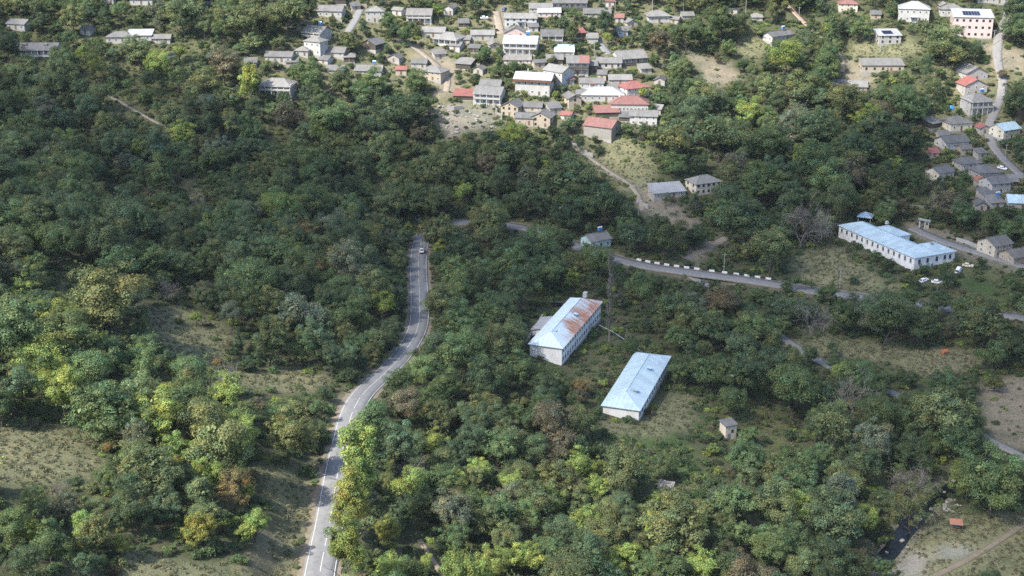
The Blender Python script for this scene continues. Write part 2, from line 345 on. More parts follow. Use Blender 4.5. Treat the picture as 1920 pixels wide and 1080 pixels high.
# ------------------------------------------------------------------ ground sheet
# surface kinds traced in the photograph: (kind, polygon)
ZONES = [
 ('drygreen', [(185,335),(225,328),(240,350),(215,372),(188,362)]), ('dry', [(340,338),(372,335),(388,372),(378,396),(352,372)]), ('drygreen', [(100,530),(150,505),(192,500),(190,530),(130,560)]), ('drygreen', [(40,560),(70,545),(90,560),(60,580)]),
 ('dry', [(-330,770),(-80,786),(60,795),(125,800),(200,797),(196,850),(186,892),(100,910),(40,914),(-80,908),(-330,900)]),
 ('dry', [(272,574),(340,580),(410,600),(442,630),(440,674),(390,692),(330,667),(288,636)]),
 ('dry', [(440,705),(500,690),(560,686),(620,700),(640,722),(560,736),(470,730)]),
 ('dry', [(235,1025),(300,1035),(400,1052),(470,1062),(470,1120),(200,1120)]),
 ('soil', [(470,1030),(500,990),(522,1000),(510,1050),(480,1100),(455,1100)]),
 ('dry', [(482,868),(560,878),(590,920),(575,1000),(560,1100),(520,1100),(530,980),(500,910)]),
 ('drygreen', [(1080,700),(1140,655),(1175,690),(1125,772),(1085,742)]),
 ('dry', [(1198,792),(1260,740),(1300,735),(1300,800),(1240,822),(1140,815),(1135,795)]),
 ('green', [(1140,806),(1280,815),(1300,850),(1340,900),(1330,960),(1280,960),(1290,900),(1220,860),(1150,850)]),
 ('drygreen', [(1395,735),(1440,755),(1500,800),(1492,838),(1425,838),(1385,790)]),
 ('dry', [(1440,640),(1540,625),(1640,640),(1720,655),(1830,645),(1830,690),(1740,705),(1690,692),(1600,670)]),
 ('soil', [(1852,715),(1960,690),(1960,856),(1890,838),(1858,814),(1845,770)]),
 ('dry', [(1700,1000),(1770,950),(1880,965),(1960,930),(1960,1120),(1670,1120),(1672,1050)]),
 ('gravel', [(1675,1050),(1720,1030),(1745,1045),(1720,1075),(1680,1085)]), ('gravel', [(1745,1030),(1790,1018),(1840,1035),(1810,1050),(1760,1045)]),
 ('dry', [(1475,480),(1570,462),(1640,505),(1700,545),(1640,552),(1550,532),(1490,520)]),
 ('grass', [(1795,515),(1850,525),(1890,548),(1870,562),(1810,548)]), ('soil', [(1690,415),(1740,425),(1930,490),(1930,512),(1860,500),(1780,470),(1705,445)]),
 ('drygreen', [(1780,485),(1860,500),(1930,520),(1930,560),(1780,560),(1740,520)]),
 ('dry', [(1092,285),(1165,252),(1218,288),(1235,322),(1222,358),(1190,368),(1108,316)]),
 ('soil', [(1180,345),(1215,350),(1290,395),(1320,420),(1260,425),(1195,395)]),
 ('soil', [(1280,478),(1350,440),(1368,448),(1330,475),(1300,496)]),
 ('rubble', [(815,208),(860,192),(928,202),(930,230),(880,252),(838,258),(820,235)]),
 ('green', [(735,298),(850,270),(868,312),(800,328),(740,322)]), ('green', [(560,300),(660,285),(680,300),(620,315)]), ('green', [(980,300),(1040,290),(1090,320),(1060,345),(1000,340)]),
 ('dry', [(1595,80),(1650,55),(1735,85),(1720,108),(1600,108)]), ('soil', [(1575,110),(1640,128),(1650,160),(1585,165)]), ('drygreen', [(1610,30),(1690,40),(1690,60),(1600,70)]),
 ('soil', [(1290,100),(1360,105),(1385,150),(1340,165),(1310,130)]), ('dry', [(1390,60),(1440,75),(1430,110),(1380,105)]),
 ('drygreen', [(1690,378),(1830,385),(1850,410),(1720,412)]),
 ('soil', [(1840,80),(1920,90),(1930,140),(1870,130)]), ('drygreen', [(1790,30),(1860,10),(1880,30),(1840,110),(1790,120)]),
 ('soil', [(770,80),(860,120),(865,185),(800,180),(830,150),(780,110)]), ('soil', [(925,15),(950,20),(950,75),(925,75)]),
 ('village', [(480,0),(1250,-40),(1260,110),(1230,240),(1060,290),(960,250),(800,240),(640,190),(500,200)]), ('village', [(1740,100),(1930,100),(1930,400),(1820,400),(1730,270)]), ('drygreen', [(150,150),(330,235),(300,250),(140,170)]),
 ('drygreen', [(-80,60),(400,80),(480,200),(300,230),(150,160),(-80,120)]),
]
def in_poly(px, py, poly):
    p = np.array(poly, float); inside = np.zeros(np.shape(px), bool); j = len(p)-1
    for i in range(len(p)):
        c = ((p[i, 1] > py) != (p[j, 1] > py)) & (px < (p[j, 0]-p[i, 0])*(py-p[i, 1])/(p[j, 1]-p[i, 1]+1e-12)+p[i, 0])
        inside ^= c; j = i
    return inside
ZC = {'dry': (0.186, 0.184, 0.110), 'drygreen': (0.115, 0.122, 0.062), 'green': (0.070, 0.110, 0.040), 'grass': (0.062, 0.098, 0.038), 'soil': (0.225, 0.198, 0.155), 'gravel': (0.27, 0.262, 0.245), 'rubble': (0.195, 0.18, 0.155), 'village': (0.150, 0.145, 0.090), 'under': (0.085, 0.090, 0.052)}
xs = np.concatenate([-np.geomspace(3200, 345, 16), gx, np.geomspace(345, 3200, 16)])
ys = np.concatenate([-np.geomspace(2600, 60, 12), np.linspace(0, 190, 12), gy, np.geomspace(850, 5000, 16)])
TX, TY = np.meshgrid(xs, ys, indexing='ij')
TZ = base_h(TX, TY); TZ[16:16+len(gx), 24:24+len(gy)] = HT
tpx, tpy, tz_ = proj(np.stack([TX, TY, TZ], -1))
jx = tpx+vnoise(TX, TY, 6, 11)*22; jy = tpy+vnoise(TX, TY, 6, 12)*14
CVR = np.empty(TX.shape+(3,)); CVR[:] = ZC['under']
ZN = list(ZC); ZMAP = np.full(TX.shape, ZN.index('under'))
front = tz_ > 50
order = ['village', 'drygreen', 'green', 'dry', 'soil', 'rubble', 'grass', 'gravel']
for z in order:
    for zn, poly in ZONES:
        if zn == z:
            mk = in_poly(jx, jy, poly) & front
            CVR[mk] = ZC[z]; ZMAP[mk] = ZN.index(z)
for nm, D in LINES.items():
    if nm == 'stream':
        sx, sy, best = D['dist']; sub = CVR[16+sx.start:16+sx.start+best.shape[0], 24+sy.start:24+sy.start+best.shape[1]]; sub[best < 4.5] = (0.22, 0.20, 0.17)
    elif nm == 'main_road':
        sx, sy, best = D['dist']; sub = CVR[16+sx.start:16+sx.start+best.shape[0], 24+sy.start:24+sy.start+best.shape[1]]; sub[best < 6.0] = (0.20, 0.175, 0.125)
for _ in range(2):
    q = CVR.copy(); q[1:-1, 1:-1] = (CVR[1:-1, 1:-1]*2+CVR[:-2, 1:-1]+CVR[2:, 1:-1]+CVR[1:-1, :-2]+CVR[1:-1, 2:])/6; CVR = q
nx, ny = TX.shape
idx = np.arange(nx*ny).reshape(nx, ny)
quads = np.stack([idx[:-1, :-1], idx[1:, :-1], idx[1:, 1:], idx[:-1, 1:]], -1).reshape(-1, 4)
me = bpy.data.meshes.new('ground')
me.vertices.add(nx*ny); me.vertices.foreach_set('co', np.stack([TX, TY, TZ], -1).ravel())
me.loops.add(quads.size); me.loops.foreach_set('vertex_index', quads.ravel())
me.polygons.add(len(quads)); me.polygons.foreach_set('loop_start', np.arange(0, quads.size, 4)); me.polygons.foreach_set('use_smooth', np.ones(len(quads), bool))
me.update(); me.validate()
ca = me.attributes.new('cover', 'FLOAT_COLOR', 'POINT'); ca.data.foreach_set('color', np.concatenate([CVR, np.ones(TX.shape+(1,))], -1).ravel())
m = new_mat('ground'); N, L = nodes_of(m); b = N['Principled BSDF']; b.inputs['Roughness'].default_value = 0.95; b.inputs['Specular IOR Level'].default_value = 0.1
at = N.new('ShaderNodeAttribute'); at.attribute_name = 'cover'; tc = N.new('ShaderNodeTexCoord')
n1 = noise(N, L, tc.outputs['Object'], 0.16, 8, 0.72); n2 = noise(N, L, tc.outputs['Object'], 1.7, 6, 0.7); n3 = noise(N, L, tc.outputs['Object'], 0.05, 4, 0.6)
cc = mixc(N, L, 1.0, at.outputs['Color'], ramp(N, L, n1, [(0.30, (0.62, 0.66, 0.58)), (0.5, (1, 1, 1)), (0.72, (1.35, 1.22, 1.1))]), 'MULTIPLY')
cc = mixc(N, L, 1.0, cc, ramp(N, L, n2, [(0.3, (0.6,)*3), (0.7, (1.3,)*3)]), 'MULTIPLY')
cc = mixc(N, L, 1.0, cc, ramp(N, L, n3, [(0.35, (0.86, 0.92, 0.84)), (0.65, (1.08, 1.04, 1.0))]), 'MULTIPLY')
L.new(cc, b.inputs['Base Color']); bump(N, L, n2, 0.9, 0.35, b)
me.materials.append(m)
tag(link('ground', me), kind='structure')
# ------------------------------------------------------------------ roads
def normals_of(L):
    t = np.gradient(L[:, :2], axis=0); t /= np.maximum(np.linalg.norm(t, axis=1), 1e-6)[:, None]
    return np.stack([-t[:, 1], t[:, 0]], 1)
def strip(name, L, a, b, lift, mat, parent=None, kind='structure', wob=0.0, drop=0.0):
    n = normals_of(L); k = len(L)
    wa = a+(rng.random(k)-.5)*wob; wb = b+(rng.random(k)-.5)*wob
    if wob: ker = np.ones(3)/3; wa = np.convolve(np.pad(wa, 1, mode='edge'), ker, 'valid'); wb = np.convolve(np.pad(wb, 1, mode='edge'), ker, 'valid')
    V = []
    for i in range(k):
        for s in (wa[i], wa[i]*.66+wb[i]*.34, wa[i]*.34+wb[i]*.66, wb[i]):
            V.append((L[i, 0]+n[i, 0]*s, L[i, 1]+n[i, 1]*s, L[i, 2]+lift))
    if drop:      # thin closed sheet: side skirts
        for i in range(k):
            for s in (wa[i], wb[i]): V.append((L[i, 0]+n[i, 0]*s, L[i, 1]+n[i, 1]*s, L[i, 2]+lift-drop))
    Fc = []
    for i in range(k-1):
        for j in range(3): Fc.append((4*i+j+1, 4*i+j, 4*i+4+j, 4*i+5+j))
        if drop:
            o = 4*k
            Fc.append((4*i, o+2*i, o+2*i+2, 4*i+4)); Fc.append((4*i+3, 4*i+7, o+2*i+3, o+2*i+1))
    o = link(name, mesh(name, V, Fc, mat, True), parent)
    if parent is None: tag(o, kind=kind)
    return o
def seg(L, s0, s1):
    d = np.concatenate([[0], np.cumsum(np.linalg.norm(np.diff(L, axis=0), axis=1))])
    i0 = np.searchsorted(d, s0); i1 = np.searchsorted(d, s1)
    return L[max(i0, 0):min(i1+1, len(L))]
RL = smooth_line(LINES['main_road']['L'], 0.75, 0)
road = strip('main_road', RL, -3.45, 3.45, 0.05, 'asphalt', wob=0.25, drop=0.3)
sh = strip('shoulder', RL, -4.6, 4.6, 0.03, 'shoulder', wob=1.2)
rlen = float(np.sum(np.linalg.norm(np.diff(RL, axis=0), axis=1)))
_px, _py, _ = proj(RL)
main_i = int(np.argmin(np.hypot(_px-790, _py-449)))       # end of the stretch that carries painted lines
dcum = np.concatenate([[0], np.cumsum(np.linalg.norm(np.diff(RL, axis=0), axis=1))])
def worn(s): return vnoise(np.array([s]), np.array([0.0]), 23, 31)[0]
nl = 0
for side, off in ((1, 2.95), (-1, -2.95)):
    s = 0.0
    while s < dcum[main_i]:
        ln = 24.0+rng.random()*8
        sg = seg(RL, s, min(s+ln, dcum[main_i]))
        gap = 0.25 if dcum[main_i]*0.0+s < 190 else (6.0 if rng.random() < 0.5 else 0.4)
        if len(sg) > 3: strip('edge_line', sg, off-.075, off+.075, 0.062, 'road_paint', road)
        s += ln+gap
s = 0.0
while s < dcum[main_i]:
    bend = 120 < s < 215
    ln = 9.0 if not bend else 26.0
    sg = seg(RL, s, s+ln)
    if len(sg) > 3: strip('centre_line', sg, -.075, .075, 0.062, 'road_paint' if s < 240 else 'road_paint_yellow', road)
    s += ln+(3.2 if not bend else 0.5)+(0 if s < 260 else 2.5)
for s0, s1, a, b in ((95, 101, -3.2, 0.0), (232, 243, -3.1, 2.9), (262, 268, -3.2, -0.1), (300, 312, 0.2, 3.1), (330, 339, -3.0, 3.0), (60, 63, 0.3, 2.9)):
    sg = seg(RL, s0, s1)
    if len(sg) > 3: strip('repair_patch', sg, a, b, 0.056, 'asphalt_patch', road, wob=0.3)
strip('lower_lane', LINES['lower_lane']['L'], -1.9, 1.9, 0.05, 'grey_track', wob=0.5, drop=0.3)
for nm, mt in (('village_lane', 'grey_track'), ('hill_path', 'dirt'), ('village_street', 'dirt'), ('garden_lane', 'dirt'), ('yard_lane', 'grey_track'), ('side_track', 'dirt'), ('dirt_track', 'red_dirt'), ('foot_trail', 'shoulder'), ('field_track', 'shoulder'), ('asphalt_alley', 'asphalt'), ('shaded_street', 'asphalt'), ('slope_trail', 'dirt')):
    D = LINES[nm]; strip(nm, D['L'], -D['w']/2, D['w']/2, 0.12, mt, wob=0.5*min(1, D['w']/4), drop=0.25)
SL = LINES['stream']['L']
wl = SL.copy(); wl[:, 2] = np.minimum.accumulate(wl[:, 2])
strip('stream', wl, -2.3, 2.3, 0.25, 'water', wob=1.2)
CLOUD_OP = 0.63; HAZE = 0.00003
# ------------------------------------------------------------------ buildings
FOOT = []          # footprints (cx, cy, radius) kept free of trees
KEEP = []          # (px polygon bbox, depth) kept in view
_wc = {}
def window_mesh(wd, hg, frame):
    k = (round(wd, 2), round(hg, 2), frame)
    if k not in _wc:
        t = min(0.12, wd*0.14); mb = MB()
        mb.box((-wd/2, -.07, 0), (-wd/2+t, .0, hg)); mb.box((wd/2-t, -.07, 0), (wd/2, .0, hg))
        mb.box((-wd/2+t, -.07, hg-t), (wd/2-t, .0, hg)); mb.box((-wd/2+t, -.07, 0), (wd/2-t, .0, t))
        mb.box((-.04, -.06, t), (.04, .0, hg-t))
        p = MB().box((-wd/2+t, -.03, t), (wd/2-t, .01, hg-t))
        s = MB().box((-wd/2-.08, -.14, -.07), (wd/2+.08, .0, -.005))
        _wc[k] = (mesh('window', mb.V, mb.F, frame), mesh('pane', p.V, p.F, 'glass'), mesh('sill', s.V, s.F, 'concrete'))
    return _wc[k]
def add_window(par, loc, rz, wd, hg, frame, sill=False):
    f, p, s = window_mesh(wd, hg, frame)
    o = link('window', f, par, loc, rz); link('pane', p, o)
    if sill: link('sill', s, o)
    return o
def add_door(par, loc, rz, mat='wood', wd=1.0, hg=2.1):
    k = ('door', mat, wd, hg)
    if k not in _wc:
        mb = MB().box((-wd/2, -.06, 0), (wd/2, .0, hg)); mb.box((-wd/2+.15, -.09, .25), (wd/2-.15, -.06, hg*.45)); mb.box((-wd/2+.15, -.09, hg*.52), (wd/2-.15, -.06, hg-.2))
        h = MB().box((wd/2-.18, -.13, 1.0), (wd/2-.12, -.06, 1.12))
        _wc[k] = (mesh('door', mb.V, mb.F, mat), mesh('handle', h.V, h.F, 'steel'))
    d, h = _wc[k]; o = link('door', d, par, loc, rz); link('handle', h, o); return o
def roof_planes(kind, w, d, h, rise, ov, fov=None, inset=None):
    """sheets of a roof over [0,w] x [0,d]; eaves at h; ov overhang, fov front overhang"""
    fov = ov if fov is None else fov
    if kind in ('gable', 'hip'):
        k = rise/(d/2); ye0, ye1 = -fov, d+ov; z0, z1 = h-k*fov, h-k*ov; x0, x1 = -ov, w+ov; zr = h+rise; ym = d/2
        if kind == 'gable':
            return [[(x0, ye0, z0), (x1, ye0, z0), (x1, ym, zr), (x0, ym, zr)], [(x1, ye1, z1), (x0, ye1, z1), (x0, ym, zr), (x1, ym, zr)]]
        i = d/2 if inset is None else inset; i = min(i, w*0.48); 
        return [[(x0, ye0, z0), (x1, ye0, z0), (w-i, ym, zr), (i, ym, zr)], [(x1, ye1, z1), (x0, ye1, z1), (i, ym, zr), (w-i, ym, zr)],
                [(x0, ye1, z1), (x0, ye0, z0), (i, ym, zr)], [(x1, ye0, z0), (x1, ye1, z1), (w-i, ym, zr)]]
    if kind == 'gfront':
        k = rise/(w/2); x0, x1 = -ov, w+ov; z0 = h-k*ov; zr = h+rise
        return [[(x0, d+ov, z0), (x0, -fov, z0), (w/2, -fov, zr), (w/2, d+ov, zr)], [(x1, -fov, z0), (x1, d+ov, z0), (w/2, d+ov, zr), (w/2, -fov, zr)]]
    if kind == 'shed':
        k = rise/d; return [[(-ov, -fov, h-k*fov), (w+ov, -fov, h-k*fov), (w+ov, d+ov, h+rise+k*ov), (-ov, d+ov, h+rise+k*ov)]]
    return [[(-ov, -fov, h+.02), (w+ov, -fov, h+.02), (w+ov, d+ov, h+.021), (-ov, d+ov, h+.021)]]
def wall_body(kind, w, d, h, rise, below=3.0):
    mb = MB(); e = 0.06
    mb.box((0, 0, -below), (w, d, h-e))
    if kind == 'gable':
        n = len(mb.V); mb.V += [(0, 0, h-e), (0, d, h-e), (0, d/2, h+rise-e), (w, 0, h-e), (w, d, h-e), (w, d/2, h+rise-e)]
        mb.F += [(n, n+2, n+1), (n+3, n+4, n+5), (n, n+3, n+5, n+2), (n+1, n+2, n+5, n+4)]
    elif kind == 'gfront':
        n = len(mb.V); mb.V += [(0, 0, h-e), (w, 0, h-e), (w/2, 0, h+rise-e), (0, d, h-e), (w, d, h-e), (w/2, d, h+rise-e)]
        mb.F += [(n, n+1, n+2), (n+3, n+5, n+4), (n, n+2, n+5, n+3), (n+1, n+4, n+5, n+2)]
    elif kind == 'shed':
        n = len(mb.V); mb.V += [(0, 0, h-e), (w, 0, h-e), (w, d, h-e), (0, d, h-e), (0, d, h+rise-e), (w, d, h+rise-e)]
        mb.F += [(n, n+1, n+5, n+4), (n+1, n+2, n+5), (n+3, n, n+4), (n+2, n+3, n+4, n+5)]
    return mb
def chimney(roof, x, y, z, s=0.55, h=1.6, mat='tan_stone'):
    mb = MB().box((x-s/2, y-s/2, z-1.2), (x+s/2, y+s/2, z+h)).box((x-s/2-.08, y-s/2-.08, z+h), (x+s/2+.08, y+s/2+.08, z+h+.15))
    mb.build('chimney', mat, roof)
def water_tank(par, x, y, z):
    mb = MB(); [mb.bar((x+a, y+b, z-1.0), (x+a, y+b, z+.7), .05, n=4) for a in (-.6, .6) for b in (-.5, .5)]
    st = mb.build('tank_stand', 'steel', par)
    MB().box((x-.8, y-.6, z+.7), (x+.8, y+.6, z+1.7)).build('water_tank', 'tank_blue', st)
    MB().bar((x-.9, y, z+2.0), (x+.9, y, z+2.0), .35, n=10).build('drum', 'frame_white', st)
HOUSES = []
def house(name, px, py, wpx, h, depth, rot, kind, roof, wall, label, cat='house', rise=None, nf=None, ns=None, storeys=None, frame='frame_white', feats='', ov=0.5, fov=None, anchor='front', group='village houses', length=None, sill=False, below=3.5, dz=0.0, wwid=1.05, whgt=1.25, inset=None):
    P, Z = hit(px, py); P = P[0]; Z = Z[0]; th = R_(rot); c, s = math.cos(th), math.sin(th)
    w = length if length else wpx*Z/F/max(abs(c), 0.5)
    if anchor == 'front': ox, oy = P[0]-c*w/2, P[1]-s*w/2
    else: ox, oy = P[0], P[1]
    cx, cy = ox+c*w/2-s*depth/2, oy+s*w/2+c*depth/2
    base = P[2]+dz
    o = empty(name, (ox, oy, base), th); tag(o, label, cat, group)
    rise = (w if kind == 'gfront' else depth)*0.24 if rise is None else rise
    if kind == 'flat': rise = 0.0
    ver = 'veranda' in feats
    if fov is None: fov = 1.7 if ver else ov
    gs = [ground(ox+c*a*w-s*b*depth, oy+s*a*w+c*b*depth) for a in (0, 1) for b in (0, 1)]
    below = max(below, base-min(gs)+1.2)
    wm = wall_body(kind, w, depth, h, rise, below).build('wall', wall, o)
    pl = MB().box((-.06, -.06, -below), (w+.06, depth+.06, .35)); pl.build('plinth', 'concrete', o)
    planes = roof_planes(kind, w, depth, h, rise, ov, fov, inset)
    rf = None
    for i, p in enumerate(planes):
        if i == 0:
            rf = MB().poly(p, 0.14).build('roof', roof, o)
            if kind in ('gable', 'hip', 'gfront'):
                rb = MB()
                if kind == 'gfront': rb.bar((w/2, -fov, h+rise+.03), (w/2, depth+ov, h+rise+.03), .13, n=6)
                else:
                    a, b2 = (planes[0][3], planes[0][2]); rb.bar((a[0], a[1], a[2]+.03), (b2[0], b2[1], b2[2]+.03), .13, n=6)
                    if kind == 'hip':
                        for e, t in ((0, 3), (1, 2)): rb.bar(tuple(np.add(planes[0][e], (0, 0, .02))), tuple(np.add(planes[0][t], (0, 0, .02))), .09, n=6)
                rb.build('ridge_cap', roof, rf)
        else: MB().poly(p, 0.14).build('roof_slope', roof, rf)
    if 'halfred' in feats:
        a, b2, cc_, d_ = [np.array(v) for v in planes[0]]
        q = [a*.45+b2*.55, b2, cc_, d_*.45+cc_*.55]; MB().poly([tuple(v+np.array((0, 0, .05))) for v in q], .04).build('red_sheets', 'red_roof', rf)
    st = storeys if storeys else (1 if h < 4.4 else 2 if h < 8.2 else 3)
    fh = (h-0.2)/st
    nfw = nf if nf is not None else max(2, int(w/2.9))
    nsw = ns if ns is not None else max(1, int(depth/3.4))
    doorx = None
    if 'nodoor' not in feats: doorx = int(nfw*0.6)
    wh = min(whgt, fh*.55)
    for k in range(st):
        zb = k*fh+fh*0.36
        for i in range(nfw):
            x = w*(i+.5)/nfw
            if k == 0 and i == doorx: add_door(o, (x, 0, .36), 0, 'wood', 1.0, min(2.1, fh*.75)); continue
            add_window(o, (x, 0, zb), 0, min(wwid, w/nfw*.72), wh, frame, sill)
        for i in range(nsw):
            y = depth*(i+.5)/nsw
            add_window(o, (w, y, zb), math.pi/2, min(wwid, depth/nsw*.6), wh, frame, sill)
            add_window(o, (0, depth-y, zb), -math.pi/2, min(wwid, depth/nsw*.6), wh, frame, sill)
    if kind == 'gfront' and rise > 1.3: add_window(o, (w/2, 0, h+.15), 0, .7, .8, frame)
    if ver:
        npst = max(3, int(w/2.8)+1)
        for i in range(npst):
            x = .12+(w-.24)*i/(npst-1); MB().box((x-.09, -1.5, -below), (x+.09, -1.32, h-.25)).build('post', 'frame_white' if 'dark' not in feats else 'grey_wood', o)
        for k in range(st):
            if k*fh > .5 or st == 1:
                MB().box((0, -1.55, k*fh-.02), (w, -.002, k*fh+.16)).build('balcony_floor', 'grey_wood', o)
                MB().box((0.0, -1.56, k*fh+.16), (w, -1.5, k*fh+1.0)).build('balustrade', 'white_plaster' if 'dark' not in feats else 'dark_timber', o)
    zr = h+rise
    if 'chimney' in feats: chimney(rf, w*.3, depth*.55, zr-.2)
    if 'tank' in feats: water_tank(o, w*.7, depth*.5, zr)
    if 'dish' in feats:
        mb = MB(); mb.bar((w*.9, -.35, h-.6), (w*.9, -.5, h-.5), .45, .35, 10); mb.build('satellite_dish', 'frame_white', o)
    if 'solar' in feats:
        a, b2, cc_, d_ = [np.array(v) for v in planes[0]]
        for i in range(6):
            for j in range(2):
                u0, u1 = .26+i*.07, .26+i*.07+.065; v0, v1 = .22+j*.24, .22+j*.24+.22
                bl = lambda u, v: tuple((a*(1-u)+b2*u)*(1-v)+(d_*(1-u)+cc_*u)*v+np.array((0, 0, .12)))
                MB().poly([bl(u0, v0), bl(u1, v0), bl(u1, v1), bl(u0, v1)], .05).build('solar_panel', 'solar', rf)
    if 'fascia' in feats:
        MB().box((-ov, -fov-.06, h-1.3), (w+ov, -fov, h-.12)).build('fascia', 'brown_board', o)
        MB().box((w+ov-.06, -fov, h-1.3), (w+ov, depth*.5, h-.12)).build('fascia', 'brown_board', o)
    if 'dormer' in feats:
        for x in (w*.22, w*.72):
            y = depth*.2; z = h+rise*.42; mb = MB().box((x-.8, y, z-.4), (x+.8, y+1.6, z+.75)); dm = mb.build('dormer', 'grey_plaster', rf)
            MB().poly([(x-1, y-.3, z+.7), (x+1, y-.3, z+.7), (x+1, y+2, z+.95), (x-1, y+2, z+.95)], .1).build('dormer_roof', roof, dm)
    if 'bluewall' in feats: MB().box((w, depth*.1, 0.4), (w+.04, depth*.9, h*.62)).build('wall_panel', 'blue_plaster', o)
    if 'portico' in feats:
        x0 = w*.38; x1 = w*.66; mb = MB(); MB().poly([(x0, -1.6, 2.9), (x1, -1.6, 2.9), (x1, 0, 3.2), (x0, 0, 3.2)], .14).build('porch_roof', roof if 'redporch' not in feats else 'red_roof', o)
        for x in (x0+.2, x1-.2): MB().box((x-.1, -1.45, -below), (x+.1, -1.25, 2.88)).build('post', 'frame_white', o)
    FOOT.append((cx, cy, max(w, depth)*.5+1.0, w, depth, th))
    HOUSES.append((cx, cy, max(w, depth)/2, label))
    cor = np.array([(ox+c*a*w-s*b*depth, oy+s*a*w+c*b*depth, base+z) for a in (0, .5, 1) for b in (0, .5, 1) for z in (h*.35, h, h+rise*.6)])
    u, v, zz = proj(cor); KEEP.append((u, v, float(zz.max())))
    return o, w, rf, planes
sr, dr, pr, wr, rr, mr, br, skr = 'slate_roof', 'dark_slate_roof', 'pale_roof', 'white_roof', 'red_roof', 'maroon_roof', 'blue_roof', 'sky_roof'
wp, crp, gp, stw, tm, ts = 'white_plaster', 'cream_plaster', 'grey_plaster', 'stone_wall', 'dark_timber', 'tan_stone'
V = 'village_house'
